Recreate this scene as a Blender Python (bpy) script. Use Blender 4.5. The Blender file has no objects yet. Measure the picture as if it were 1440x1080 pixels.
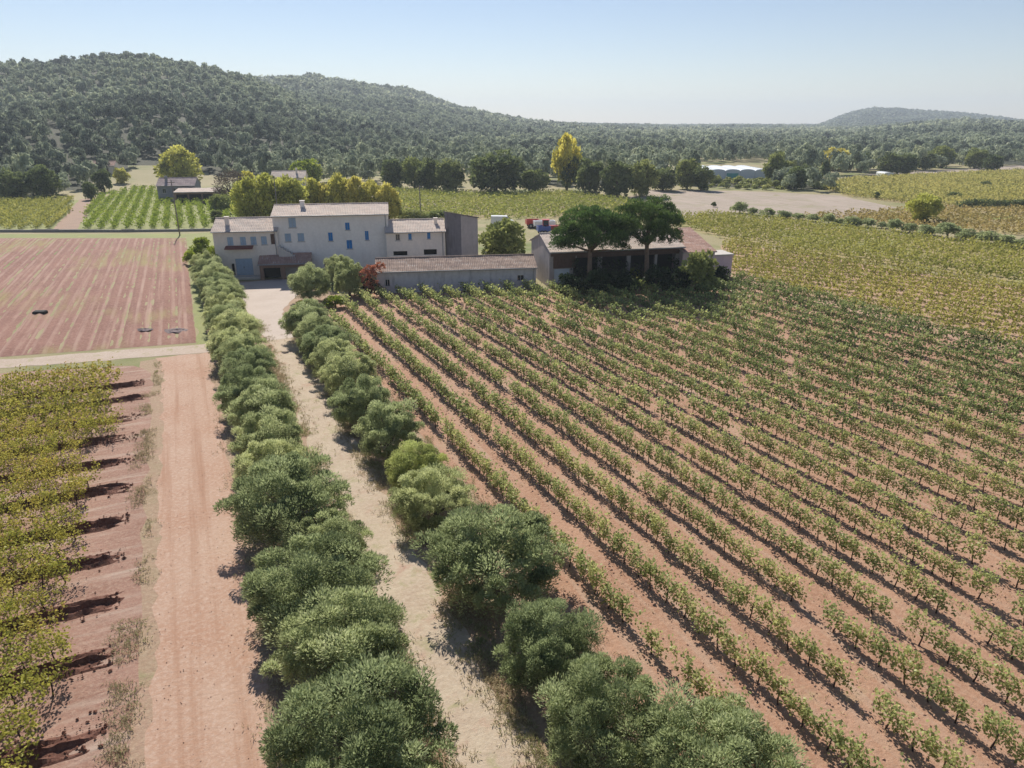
import bpy, bmesh, math, random
import numpy as np
from mathutils import Vector, Matrix
from mathutils.geometry import tessellate_polygon

# ---------------------------------------------------------------- camera, sky, sun, exposure
scene = bpy.context.scene
COL = scene.collection
F, PITCH, HEAD, CAM_H = 990.0, math.atan(368 / 990), math.radians(24.3), 20.0
cam_data = bpy.data.cameras.new("camera")
cam = bpy.data.objects.new("camera", cam_data)
COL.objects.link(cam)
cam.location = (0, 0, CAM_H)
cam.rotation_euler = (math.pi / 2 - PITCH, 0, -HEAD)
cam_data.sensor_width = 36
cam_data.lens = 36 * F / 1440
cam_data.clip_start, cam_data.clip_end = 0.5, 20000
scene.camera = cam

SUN_AZ, SUN_EL = math.radians(5), math.radians(41)
world = bpy.data.worlds.new("World")
scene.world = world
world.use_nodes = True
wn = world.node_tree
sky = wn.nodes.new("ShaderNodeTexSky")
sky.sky_type = 'NISHITA'
sky.sun_disc = False
sky.sun_elevation = SUN_EL
sky.sun_rotation = SUN_AZ
sky.altitude = 300
sky.air_density, sky.dust_density, sky.ozone_density = 1.0, 0.0, 1.2
wn.nodes["Background"].inputs[1].default_value = 0.062
wb = wn.nodes.new("ShaderNodeMix")              # white balance of the daylight
wb.data_type, wb.blend_type = 'RGBA', 'MULTIPLY'
wb.inputs[0].default_value = 1.0
wb.inputs[7].default_value = (1.0, 0.945, 1.0, 1)
wn.links.new(sky.outputs[0], wb.inputs[6])
wn.links.new(wb.outputs[2], wn.nodes["Background"].inputs[0])

sun_data = bpy.data.lights.new("sun", 'SUN')
sun_data.energy = 4.2
sun_data.angle = math.radians(0.5)
sun_data.color = (1.0, 0.94, 0.85)
sun = bpy.data.objects.new("sun", sun_data)
COL.objects.link(sun)
sv = Vector((math.sin(SUN_AZ) * math.cos(SUN_EL), math.cos(SUN_AZ) * math.cos(SUN_EL), math.sin(SUN_EL)))
sun.rotation_euler = sv.to_track_quat('Z', 'Y').to_euler()
sun.location = (0, 0, 120)

scene.view_settings.view_transform = 'Standard'
scene.view_settings.look = 'None'
scene.view_settings.gamma = 1
scene.view_settings.exposure = 0.66
scene.render.engine = 'CYCLES'
cy = scene.cycles
cy.use_denoising = True
cy.max_bounces, cy.diffuse_bounces, cy.glossy_bounces = 5, 3, 2
cy.transmission_bounces, cy.transparent_max_bounces, cy.volume_bounces = 3, 4, 0

rng = np.random.default_rng(7)
random.seed(7)
PI = math.pi
SH, CH = math.sin(HEAD), math.cos(HEAD)

# ---------------------------------------------------------------- terrain heights
def _relaz(px): return math.degrees(math.atan((px - 720) / 1056.0))

def _crest(pts, D, trees):
    a, z = [], []
    for px, py in pts:
        v = (py - 540) / F
        u = (px - 720) / F
        fy = math.cos(PITCH) - v * math.sin(PITCH)
        fz = -math.sin(PITCH) - v * math.cos(PITCH)
        a.append(math.degrees(math.atan2(u, fy)))
        z.append(CAM_H + D * fz / math.hypot(u, fy) - trees)
    return np.array(a), np.array(z)

HILLS = [
    (_crest([(-1500, 100), (-700, 95), (-300, 84), (0, 82), (60, 80), (130, 75), (200, 72), (260, 85), (330, 98), (375, 112), (450, 138), (540, 160), (640, 178), (760, 195), (900, 203)], 800, 14),
     800, np.array([-60, -34, -10, 5, 20]), np.array([235, 245, 300, 380, 420])),
    (_crest([(-1500, 140), (0, 125), (300, 110), (385, 106), (430, 105), (500, 115), (580, 130), (650, 150), (740, 165), (820, 172), (900, 175), (960, 178), (1040, 180), (1110, 183), (1300, 186), (1800, 187)], 1500, 14),
     1500, np.array([-60, -34, 0, 20, 40]), np.array([500, 500, 520, 700, 900])),
    (_crest([(900, 187), (1040, 185), (1110, 182), (1150, 175), (1200, 155), (1230, 150), (1280, 153), (1340, 157), (1400, 163), (1440, 168), (1600, 176), (2200, 185)], 3200, 13),
     3200, np.array([0, 40]), np.array([1900, 1900])),
    (_crest([(1060, 189), (1150, 185), (1200, 181), (1240, 176), (1300, 170), (1360, 167), (1440, 169), (1600, 172), (2200, 182)], 1300, 11),
     1300, np.array([0, 40]), np.array([620, 620])),
]

def _vnoise(x, y, s):
    x, y = x / s, y / s
    xi, yi = np.floor(x), np.floor(y)
    fx, fy = x - xi, y - yi
    fx, fy = fx * fx * (3 - 2 * fx), fy * fy * (3 - 2 * fy)
    def h(a, b):
        q = np.sin(a * 127.1 + b * 311.7) * 43758.5453
        return q - np.floor(q)
    return (h(xi, yi) * (1 - fx) + h(xi + 1, yi) * fx) * (1 - fy) + (h(xi, yi + 1) * (1 - fx) + h(xi + 1, yi + 1) * fx) * fy

def terrain(x, y):
    x, y = np.asarray(x, float), np.asarray(y, float)
    r = np.hypot(x, y)
    az = np.degrees(np.arctan2(x, y)) - math.degrees(HEAD)
    az = (az + 180) % 360 - 180
    z = np.zeros_like(r)
    behind = np.clip((110 - np.abs(az)) / 40, 0, 1)
    n = _vnoise(x, y, 130) - 0.5 + 0.5 * (_vnoise(x + 77, y, 60) - 0.5)
    for (ca, cz), D, fa, fd in HILLS:
        c = np.maximum(np.interp(az, ca, cz), 0.0)
        f = np.interp(az, fa, fd)
        t = np.clip((r - f) / (D - f), 0, 1)
        s = t ** 1.25 * (1 - t) + (1 - (1 - t) ** 1.6) * t
        s = s * (1 + 0.55 * n * 4 * t * (1 - t) * np.clip((r - f) / 120, 0, 1))
        back = 1 - 0.5 * np.clip((r - D) / D, 0, 1)
        z = np.maximum(z, c * s * back * behind)
    return z

def T(x, y): return float(terrain(np.array([x]), np.array([y]))[0])

def ray(px, py):
    u, v = (px - 720) / F, (py - 540) / F
    fy = math.cos(PITCH) - v * math.sin(PITCH)
    fz = -math.sin(PITCH) - v * math.cos(PITCH)
    return (fy * SH + u * CH, fy * CH - u * SH, fz)

def g(px, py, z=0.0):
    """the point of the level plain (at height z) that the photograph shows at px, py"""
    d = ray(px, py)
    t = (z - CAM_H) / d[2]
    return (d[0] * t, d[1] * t)

_RT = np.concatenate([np.arange(30, 900, 1.0), np.arange(900, 4000, 5.0)])
def hit(px, py):
    """the point of the terrain seen there: x, y, z, depth along the view axis"""
    d = ray(px, py)
    zz = CAM_H + d[2] * _RT
    k = np.nonzero(zz <= terrain(d[0] * _RT, d[1] * _RT))[0]
    t = _RT[k[0]] if len(k) else 3500.0
    if k.size and T(d[0] * t, d[1] * t) < 0.01:
        t = -CAM_H / d[2]
    return d[0] * t, d[1] * t, T(d[0] * t, d[1] * t), t

def project(x, y, z):
    b = x * SH + y * CH
    a = x * CH - y * SH
    zc = b * math.cos(PITCH) + (CAM_H - z) * math.sin(PITCH)
    yc = -b * math.sin(PITCH) + (CAM_H - z) * math.cos(PITCH)
    return 720 + F * a / zc, 540 + F * yc / zc, zc

# ---------------------------------------------------------------- scene helpers
def tag(o, label=None, cat=None, group=None, kind=None):
    for k, v in (("label", label), ("category", cat), ("group", group), ("kind", kind)):
        if v: o[k] = v
    return o

def thing(name, label, cat, loc=(0, 0, 0), rz=0.0, group=None, scale=None):
    o = bpy.data.objects.new(name, None)
    o.empty_display_size = 0.3
    COL.objects.link(o)
    o.location, o.rotation_euler = loc, (0, 0, rz)
    if scale: o.scale = scale
    return tag(o, label, cat, group)

def put(name, mesh, parent=None):
    o = bpy.data.objects.new(name, mesh)
    COL.objects.link(o)
    o.parent = parent
    return o

class MB:
    """collects boxes, tubes and faces and links them as one mesh object"""
    def __init__(s): s.v, s.f, s.mi = [], [], []
    def face(s, *p, m=0):
        n = len(s.v); s.v += [tuple(q) for q in p]; s.f.append(tuple(range(n, n + len(p)))); s.mi.append(m)
    def box(s, x0, y0, z0, x1, y1, z1, m=0):
        n = len(s.v)
        s.v += [(x0, y0, z0), (x1, y0, z0), (x1, y1, z0), (x0, y1, z0), (x0, y0, z1), (x1, y0, z1), (x1, y1, z1), (x0, y1, z1)]
        for q in ((0, 3, 2, 1), (4, 5, 6, 7), (0, 1, 5, 4), (1, 2, 6, 5), (2, 3, 7, 6), (3, 0, 4, 7)):
            s.f.append(tuple(n + i for i in q)); s.mi.append(m)
        return s
    def prism(s, prof, x0, x1, m=0):
        """profile of (y, z) points extruded along x"""
        n, k = len(s.v), len(prof)
        s.v += [(x0, a, b) for a, b in prof] + [(x1, a, b) for a, b in prof]
        s.f.append(tuple(range(n, n + k))[::-1]); s.mi.append(m)
        s.f.append(tuple(range(n + k, n + 2 * k))); s.mi.append(m)
        for i in range(k):
            j = (i + 1) % k
            s.f.append((n + i, n + j, n + k + j, n + k + i)); s.mi.append(m)
        return s
    def tube(s, pts, rad, sides=7, m=0):
        n0 = len(s.v)
        pts = [Vector(p) for p in pts]
        for i, p in enumerate(pts):
            d = (pts[min(i + 1, len(pts) - 1)] - pts[max(i - 1, 0)]).normalized()
            a = d.orthogonal().normalized(); b = d.cross(a)
            for k in range(sides):
                th = 2 * PI * k / sides
                s.v.append(tuple(p + (a * math.cos(th) + b * math.sin(th)) * rad[i]))
        for i in range(len(pts) - 1):
            for k in range(sides):
                k2 = (k + 1) % sides
                s.f.append((n0 + i * sides + k, n0 + i * sides + k2, n0 + (i + 1) * sides + k2, n0 + (i + 1) * sides + k)); s.mi.append(m)
        s.f.append(tuple(n0 + k for k in range(sides))[::-1]); s.mi.append(m)
        e = n0 + (len(pts) - 1) * sides
        s.f.append(tuple(e + k for k in range(sides))); s.mi.append(m)
        return s
    def mesh(s, name, mats, smooth=False):
        me = bpy.data.meshes.new(name)
        me.from_pydata(s.v, [], s.f)
        for m in (mats if isinstance(mats, (list, tuple)) else [mats]): me.materials.append(m)
        me.polygons.foreach_set("material_index", s.mi)
        if smooth: me.polygons.foreach_set("use_smooth", [True] * len(s.f))
        me.update()
        return me
    def build(s, name, mats, parent=None, smooth=False):
        return put(name, s.mesh(name, mats, smooth), parent)

def quad_mesh(name, V, tint, mats, mi=None, k=4):
    """V: (n, k, 3) separate faces; tint: one value per face"""
    n = V.shape[0]
    me = bpy.data.meshes.new(name)
    me.vertices.add(n * k)
    me.vertices.foreach_set("co", V.astype(np.float32).ravel())
    me.loops.add(n * k)
    me.loops.foreach_set("vertex_index", np.arange(n * k, dtype=np.int32))
    me.polygons.add(n)
    me.polygons.foreach_set("loop_start", np.arange(0, n * k, k, dtype=np.int32))
    for m in (mats if isinstance(mats, (list, tuple)) else [mats]): me.materials.append(m)
    if mi is not None: me.polygons.foreach_set("material_index", mi.astype(np.int32))
    at = me.attributes.new("tint", 'FLOAT', 'FACE')
    at.data.foreach_set("value", np.asarray(tint, np.float32))
    me.update(calc_edges=True)
    return me

def grid_mesh(name, X, Y, Z, mats, mi=None, smooth=True):
    ny, nx = X.shape
    V = np.stack([X, Y, Z], -1).reshape(-1, 3)
    i = np.arange(ny - 1)[:, None] * nx + np.arange(nx - 1)[None, :]
    Q = np.stack([i, i + 1, i + nx + 1, i + nx], -1).reshape(-1, 4)
    me = bpy.data.meshes.new(name)
    me.vertices.add(len(V)); me.vertices.foreach_set("co", V.astype(np.float32).ravel())
    me.loops.add(Q.size); me.loops.foreach_set("vertex_index", Q.astype(np.int32).ravel())
    me.polygons.add(len(Q)); me.polygons.foreach_set("loop_start", np.arange(0, Q.size, 4, dtype=np.int32))
    for m in (mats if isinstance(mats, (list, tuple)) else [mats]): me.materials.append(m)
    if mi is not None: me.polygons.foreach_set("material_index", mi.astype(np.int32).ravel())
    if smooth: me.polygons.foreach_set("use_smooth", np.ones(len(Q), bool))
    me.update(calc_edges=True)
    return me

# ---------------------------------------------------------------- materials
class NT:
    def __init__(s, name):
        s.m = bpy.data.materials.new(name); s.m.use_nodes = True
        s.t = s.m.node_tree; s.n = s.t.nodes
        s.b = s.n["Principled BSDF"]; s.out = s.n["Material Output"]
        s.b.inputs["Roughness"].default_value = 0.9
        s.b.inputs["Specular IOR Level"].default_value = 0.2
    def link(s, a, b): s.t.links.new(a, b)
    def _in(s, sock, v):
        if hasattr(v, "is_linked") or isinstance(v, bpy.types.NodeSocket): s.link(v, sock)
        elif isinstance(v, (tuple, list)) and len(v) == 3 and sock.type == 'RGBA': sock.default_value = (*v, 1)
        else: sock.default_value = v
    def pos(s): return s.n.new("ShaderNodeNewGeometry").outputs["Position"]
    def scale(s, vec, xyz, rot=0.0):
        q = s.n.new("ShaderNodeMapping"); s.link(vec, q.inputs[0])
        q.inputs["Scale"].default_value = xyz; q.inputs["Rotation"].default_value = (0, 0, rot)
        return q.outputs[0]
    def noise(s, vec, sc, det=4, rough=0.6, dist=0.0):
        q = s.n.new("ShaderNodeTexNoise"); s.link(vec, q.inputs["Vector"])
        q.inputs["Scale"].default_value = sc; q.inputs["Detail"].default_value = det
        q.inputs["Roughness"].default_value = rough; q.inputs["Distortion"].default_value = dist
        return q.outputs[0]
    def ramp(s, f, stops):
        q = s.n.new("ShaderNodeValToRGB"); s.link(f, q.inputs[0])
        el = q.color_ramp.elements
        while len(el) < len(stops): el.new(0.5)
        for e, (p, c) in zip(el, stops): e.position = p; e.color = (*c, 1) if len(c) == 3 else c
        return q.outputs[0]
    def band(s, f, a, b):
        q = s.n.new("ShaderNodeMapRange"); s.link(f, q.inputs[0])
        q.inputs[1].default_value = a; q.inputs[2].default_value = b
        return q.outputs[0]
    def math(s, op, a, b=0.0):
        q = s.n.new("ShaderNodeMath"); q.operation = op
        s._in(q.inputs[0], a); s._in(q.inputs[1], b)
        return q.outputs[0]
    def mix(s, f, a, b):
        q = s.n.new("ShaderNodeMix"); q.data_type = 'RGBA'
        s._in(q.inputs[0], f); s._in(q.inputs[6], a); s._in(q.inputs[7], b)
        return q.outputs[2]
    def wave(s, vec, sc, dist=0.0, dsc=1.0, axis='X'):
        q = s.n.new("ShaderNodeTexWave"); s.link(vec, q.inputs[0])
        q.bands_direction = axis; q.inputs["Scale"].default_value = sc
        q.inputs["Distortion"].default_value = dist; q.inputs["Detail Scale"].default_value = dsc
        return q.outputs["Fac"]
    def bump(s, h, strength, dist):
        q = s.n.new("ShaderNodeBump"); s.link(h, q.inputs["Height"])
        q.inputs["Strength"].default_value = strength; q.inputs["Distance"].default_value = dist
        s.link(q.outputs[0], s.b.inputs["Normal"])
    def color(s, c): s._in(s.b.inputs["Base Color"], c)
    def attr(s, n):
        q = s.n.new("ShaderNodeAttribute"); q.attribute_name = n
        return q.outputs["Fac"]
    def objrand(s): return s.n.new("ShaderNodeObjectInfo").outputs["Random"]

def earth(name, a, b, c, sc=0.25, patches=(), bump=0.06, streak=None):
    """bare or dry ground: two-scale mottling, patches (colour, scale, low, high), streaks along a direction"""
    q = NT(name); p = q.pos()
    col = q.mix(q.band(q.noise(p, sc, 5), 0.35, 0.65), a, b)
    fine = q.noise(p, 5.0, 6, 0.75)
    col = q.mix(q.band(fine, 0.45, 0.75), col, c)
    for pc, ps, lo, hi in patches:
        col = q.mix(q.band(q.noise(q.scale(p, (1, 1, 1), random.random()), ps, 5, 0.7, 0.4), lo, hi), col, pc)
    if streak:
        sc_col, xyz, rot, lo, hi = streak
        col = q.mix(q.band(q.noise(q.scale(p, xyz, rot), 1.0, 4, 0.6), lo, hi), col, sc_col)
    q.color(col)
    q.bump(q.noise(p, 3.0, 8, 0.75), 0.9, bump)
    return q.m

def leaf(name, dark, light, odd, oddness=0.12, trans=0.38, var=0.25):
    q = NT(name)
    t = q.attr("tint")
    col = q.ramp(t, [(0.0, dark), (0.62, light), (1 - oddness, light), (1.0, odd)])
    r = q.objrand()
    h = q.n.new("ShaderNodeHueSaturation")
    q.link(col, h.inputs["Color"])
    q.link(q.math('ADD', q.math('MULTIPLY', r, var), 1 - var / 2), h.inputs["Value"])
    q.link(q.math('ADD', q.math('MULTIPLY', r, -0.03), 0.515), h.inputs["Hue"])
    c = h.outputs[0]
    d = q.n.new("ShaderNodeBsdfDiffuse"); q.link(c, d.inputs[0])
    tr = q.n.new("ShaderNodeBsdfTranslucent"); q.link(c, tr.inputs[0])
    m = q.n.new("ShaderNodeMixShader"); m.inputs[0].default_value = trans
    q.link(d.outputs[0], m.inputs[1]); q.link(tr.outputs[0], m.inputs[2])
    gl = q.n.new("ShaderNodeBsdfGlossy"); gl.inputs["Roughness"].default_value = 0.45
    gl.inputs[0].default_value = (1, 1, 1, 1)
    m2 = q.n.new("ShaderNodeMixShader"); m2.inputs[0].default_value = 0.012
    q.link(m.outputs[0], m2.inputs[1]); q.link(gl.outputs[0], m2.inputs[2])
    q.link(m2.outputs[0], q.out.inputs[0])
    return q.m

def plain(name, c, rough=0.7, var=0.2, sc=1.5, metal=0.0, spec=0.3, bump=0.0):
    q = NT(name)
    tc = q.n.new("ShaderNodeTexCoord").outputs["Object"]
    n = q.noise(tc, sc, 6, 0.7)
    q.color(q.mix(q.band(n, 0.3, 0.7), tuple(x * (1 - var) for x in c), tuple(min(1, x * (1 + var)) for x in c)))
    q.b.inputs["Roughness"].default_value = rough
    q.b.inputs["Metallic"].default_value = metal
    q.b.inputs["Specular IOR Level"].default_value = spec
    if bump: q.bump(q.noise(tc, sc * 6, 6, 0.7), 0.6, bump)
    return q.m

def stone_wall(name, a, b, stain, amt=0.55):
    q = NT(name)
    tc = q.n.new("ShaderNodeTexCoord").outputs["Object"]
    col = q.mix(q.band(q.noise(tc, 0.7, 6, 0.7), 0.35, 0.7), a, b)
    vo = q.n.new("ShaderNodeTexVoronoi"); q.link(tc, vo.inputs["Vector"]); vo.inputs["Scale"].default_value = 3.0
    col = q.mix(q.math('MULTIPLY', q.band(vo.outputs["Distance"], 0.3, 0.8), 0.22), col, tuple(x * 0.8 for x in b))
    col = q.mix(q.math('MULTIPLY', q.band(q.noise(q.scale(tc, (1.6, 1.6, 0.35)), 1.0, 6, 0.7), 0.5, 0.75), amt), col, stain)
    q.color(col)
    q.bump(q.noise(tc, 6, 6, 0.7), 0.6, 0.03)
    return q.m

def roof_tiles(name, a, b, c):
    q = NT(name)
    tc = q.n.new("ShaderNodeTexCoord").outputs["Object"]
    col = q.mix(q.band(q.noise(tc, 0.5, 5, 0.7), 0.35, 0.65), a, b)
    br = q.n.new("ShaderNodeTexVoronoi"); q.link(q.scale(tc, (4.2, 2.4, 2.4)), br.inputs["Vector"]); br.inputs["Scale"].default_value = 1.0
    sp = q.n.new("ShaderNodeSeparateColor"); q.link(br.outputs["Color"], sp.inputs[0])
    col = q.mix(q.band(sp.outputs[0], 0.45, 1.0), col, c)
    q.color(col)
    q.bump(q.noise(tc, 8, 5, 0.7), 0.5, 0.03)
    return q.m

M = {}
M['olive'] = leaf("olive_leaf", (0.17, 0.205, 0.09), (0.49, 0.535, 0.265), (0.70, 0.71, 0.40), 0.2, 0.52, 0.4)
M['olive_young'] = leaf("young_olive_leaf", (0.18, 0.21, 0.07), (0.47, 0.53, 0.19), (0.62, 0.64, 0.25), 0.16, 0.48)
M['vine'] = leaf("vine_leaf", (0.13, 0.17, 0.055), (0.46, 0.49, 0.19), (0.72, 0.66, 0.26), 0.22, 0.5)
M['vine_yellow'] = leaf("yellowing_vine_leaf", (0.14, 0.16, 0.03), (0.48, 0.44, 0.09), (0.50, 0.30, 0.09), 0.14, 0.42)
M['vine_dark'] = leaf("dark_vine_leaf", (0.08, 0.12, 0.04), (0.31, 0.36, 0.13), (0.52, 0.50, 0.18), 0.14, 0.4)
M['vine_far'] = leaf("distant_vine_leaf", (0.15, 0.18, 0.04), (0.40, 0.40, 0.10), (0.52, 0.46, 0.12), 0.16, 0.42)
M['vine_gold'] = leaf("golden_vine_leaf", (0.18, 0.19, 0.05), (0.44, 0.43, 0.13), (0.56, 0.49, 0.15), 0.14, 0.42)
M['vine_ochre'] = leaf("ochre_vine_leaf", (0.18, 0.16, 0.05), (0.42, 0.35, 0.12), (0.50, 0.36, 0.14), 0.14, 0.42)
M['vine_lime'] = leaf("lime_vine_leaf", (0.14, 0.20, 0.03), (0.30, 0.37, 0.06), (0.42, 0.42, 0.10), 0.16, 0.42)
M['broad'] = leaf("oak_leaf", (0.065, 0.09, 0.04), (0.22, 0.26, 0.10), (0.36, 0.38, 0.13), 0.12, 0.4, 0.4)
M['light_broad'] = leaf("light_broad_leaf", (0.12, 0.15, 0.05), (0.36, 0.39, 0.13), (0.50, 0.50, 0.16), 0.14, 0.38, 0.35)
M['plane'] = leaf("plane_leaf", (0.24, 0.24, 0.05), (0.72, 0.68, 0.17), (0.82, 0.77, 0.24), 0.2, 0.42)
M['yellow'] = leaf("yellow_leaf", (0.30, 0.29, 0.04), (0.80, 0.75, 0.15), (0.86, 0.82, 0.2), 0.2, 0.45)
M['pine'] = leaf("pine_needles", (0.022, 0.05, 0.018), (0.14, 0.215, 0.06), (0.25, 0.34, 0.10), 0.14, 0.42)
M['forest'] = leaf("woodland_leaf", (0.06, 0.08, 0.06), (0.40, 0.44, 0.29), (0.54, 0.55, 0.34), 0.10, 0.45)
M['forest_far'] = leaf("far_woodland_leaf", (0.04, 0.055, 0.045), (0.23, 0.27, 0.18), (0.34, 0.36, 0.22), 0.10, 0.4)
M['ivy'] = leaf("ivy_leaf", (0.012, 0.025, 0.012), (0.05, 0.08, 0.03), (0.11, 0.14, 0.05), 0.1, 0.25)
M['red'] = leaf("red_creeper_leaf", (0.22, 0.10, 0.05), (0.60, 0.26, 0.15), (0.62, 0.42, 0.2), 0.2, 0.4)
M['twig'] = leaf("bare_twig", (0.09, 0.065, 0.06), (0.19, 0.14, 0.11), (0.30, 0.22, 0.12), 0.2, 0.2)
M['lime'] = leaf("lime_leaf", (0.13, 0.18, 0.02), (0.36, 0.44, 0.06), (0.5, 0.5, 0.1), 0.2, 0.42)
M['dry'] = leaf("dry_grass_blade", (0.28, 0.22, 0.13), (0.50, 0.42, 0.27), (0.30, 0.34, 0.12), 0.2, 0.3)
M['bark'] = plain("bark", (0.13, 0.10, 0.08), 0.95, 0.35, 3, spec=0.1, bump=0.03)
M['vine_bark'] = plain("vine_bark", (0.07, 0.05, 0.04), 0.95, 0.3, 8, spec=0.1)
M['clod'] = plain("clod", (0.36, 0.22, 0.16), 0.95, 0.3, 0.8, spec=0.1)
M['clod_dark'] = plain("dark_clod", (0.17, 0.08, 0.055), 0.95, 0.3, 0.8, spec=0.1)

soil = earth("vineyard_soil_mat", (0.40, 0.235, 0.155), (0.33, 0.18, 0.115), (0.48, 0.315, 0.22), 0.2, [((0.40, 0.29, 0.18), 0.5, 0.58, 0.75)], 0.08,
             streak=((0.42, 0.29, 0.21), (2.2, 0.12, 1), 0.033, 0.5, 0.72))
track_m = earth("track_mat", (0.44, 0.295, 0.215), (0.39, 0.23, 0.155), (0.53, 0.40, 0.32), 0.25, [((0.33, 0.23, 0.16), 1.4, 0.62, 0.78)], 0.05,
                streak=((0.35, 0.20, 0.13), (1.5, 0.04, 1), 0.0, 0.50, 0.70))
path_m = earth("path_mat", (0.47, 0.385, 0.285), (0.41, 0.315, 0.235), (0.53, 0.45, 0.35), 0.5, [((0.33, 0.30, 0.17), 0.8, 0.54, 0.70), ((0.42, 0.28, 0.21), 0.5, 0.56, 0.70)], 0.06)
yard_m = earth("yard_mat", (0.50, 0.42, 0.36), (0.44, 0.36, 0.30), (0.56, 0.48, 0.42), 0.3, [((0.36, 0.30, 0.22), 0.6, 0.6, 0.75)], 0.03)
lane_m = earth("lane_mat", (0.45, 0.36, 0.29), (0.40, 0.31, 0.24), (0.54, 0.46, 0.39), 0.4, [((0.30, 0.28, 0.13), 0.8, 0.56, 0.72)], 0.04)
verge_m = earth("verge_mat", (0.37, 0.24, 0.175), (0.31, 0.23, 0.145), (0.44, 0.34, 0.24), 0.3, [((0.29, 0.265, 0.14), 0.45, 0.56, 0.74), ((0.24, 0.14, 0.09), 0.8, 0.62, 0.76)], 0.08)
plain_m = earth("plain_mat", (0.27, 0.24, 0.12), (0.33, 0.28, 0.16), (0.38, 0.32, 0.20), 0.05, [((0.16, 0.19, 0.06), 0.03, 0.5, 0.65)], 0.10)
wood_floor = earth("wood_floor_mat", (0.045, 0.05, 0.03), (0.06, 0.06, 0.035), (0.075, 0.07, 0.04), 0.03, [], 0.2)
grass_m = earth("grass_mat", (0.25, 0.265, 0.10), (0.22, 0.235, 0.09), (0.33, 0.33, 0.15), 0.3, [((0.33, 0.33, 0.12), 0.3, 0.55, 0.72)], 0.06)
fallow_m = earth("fallow_mat", (0.40, 0.325, 0.27), (0.33, 0.27, 0.215), (0.46, 0.38, 0.32), 0.10, [((0.27, 0.25, 0.13), 0.09, 0.54, 0.68), ((0.30, 0.22, 0.18), 0.25, 0.58, 0.7)], 0.10, streak=((0.31, 0.27, 0.20), (0.6, 0.05, 1), 0.9, 0.5, 0.66))
left_soil = earth("left_soil_mat", (0.34, 0.20, 0.15), (0.26, 0.145, 0.105), (0.42, 0.29, 0.22), 0.35, [], 0.08,
                  streak=((0.42, 0.31, 0.245), (0.15, 1.4, 1), 0.0, 0.5, 0.7))
berm_m = earth("berm_mat", (0.115, 0.05, 0.035), (0.165, 0.075, 0.053), (0.25, 0.135, 0.097), 0.8, [], 0.12)  # turned soil, darkened further with the shade of rows and ridges painted in
far_soil = earth("far_soil_mat", (0.36, 0.28, 0.16), (0.33, 0.27, 0.12), (0.42, 0.33, 0.20), 0.1, [((0.25, 0.27, 0.08), 0.06, 0.5, 0.65)], 0.08)

# ---------------------------------------------------------------- ground
def pip(x, y, poly):
    inside = np.zeros(np.shape(x), bool)
    n = len(poly)
    for i in range(n):
        (x1, y1), (x2, y2) = poly[i], poly[(i + 1) % n]
        c = ((y1 > y) != (y2 > y)) & (x < (x2 - x1) * (y - y1) / (y2 - y1 + 1e-12) + x1)
        inside ^= c
    return inside

# the near edge of the wood, as distance from the camera by direction
_WE = [(-700, 284), (-200, 284), (0, 281), (90, 279), (118, 273), (150, 258), (205, 250), (330, 254), (400, 258), (545, 262), (700, 262), (860, 262), (930, 262), (970, 262), (1000, 266), (1180, 270), (1200, 252), (1300, 242), (1440, 238), (1700, 236), (2400, 236)]
_wa = np.array([math.degrees(math.atan2((p - 720) / F, math.cos(PITCH) - (q - 540) / F * math.sin(PITCH))) for p, q in _WE])
_wd = np.array([math.hypot(*g(p, q)) for p, q in _WE])
def wood_edge(x, y):
    az = np.degrees(np.arctan2(x, y)) - math.degrees(HEAD)
    az = (az + 180) % 360 - 180
    return np.interp(az, _wa, _wd)

rel = np.radians(np.concatenate([np.linspace(-180, -62, 24), np.linspace(-60, 60, 260), np.linspace(62, 180, 24)]))
rad = np.concatenate([[0.0], np.linspace(15, 180, 12), 180 * 1.022 ** np.arange(1, 157)])
A, R = np.meshgrid(rel + HEAD, rad)
GX, GY = R * np.sin(A), R * np.cos(A)
GZ = terrain(GX, GY)
cx, cyy = (GX[1:, 1:] + GX[:-1, :-1]) / 2, (GY[1:, 1:] + GY[:-1, :-1]) / 2
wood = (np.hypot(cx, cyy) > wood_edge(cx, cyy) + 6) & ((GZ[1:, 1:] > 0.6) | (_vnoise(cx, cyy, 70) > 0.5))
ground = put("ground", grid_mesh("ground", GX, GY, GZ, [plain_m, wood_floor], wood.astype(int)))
tag(ground, "dry grassy plain rising into the wooded hills", kind="structure")

def sheet(name, pts, z, mat, step=1.5, jit=0.18, label=None):
    """a flat polygon with a slightly ragged outline"""
    out = []
    n = len(pts)
    for i in range(n):
        a, b = pts[i], pts[(i + 1) % n]
        L = math.hypot(b[0] - a[0], b[1] - a[1])
        k = max(1, min(120, int(L / step)))
        for j in range(k):
            t = j / k
            out.append((a[0] + (b[0] - a[0]) * t + random.uniform(-jit, jit), a[1] + (b[1] - a[1]) * t + random.uniform(-jit, jit), z * 0.4))
    tris = tessellate_polygon([[Vector(p) for p in out]])
    fs = []
    for a, b, c in tris:
        cr = (out[b][0] - out[a][0]) * (out[c][1] - out[a][1]) - (out[b][1] - out[a][1]) * (out[c][0] - out[a][0])
        if abs(cr) > 1e-9: fs.append((a, b, c) if cr > 0 else (a, c, b))
    me = bpy.data.meshes.new(name)
    me.from_pydata(out, [], fs)
    me.update()
    me.materials.append(mat)
    o = put(name, me)
    return tag(o, label, kind="structure")

def pg(*pp): return [g(*p) for p in pp]

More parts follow.
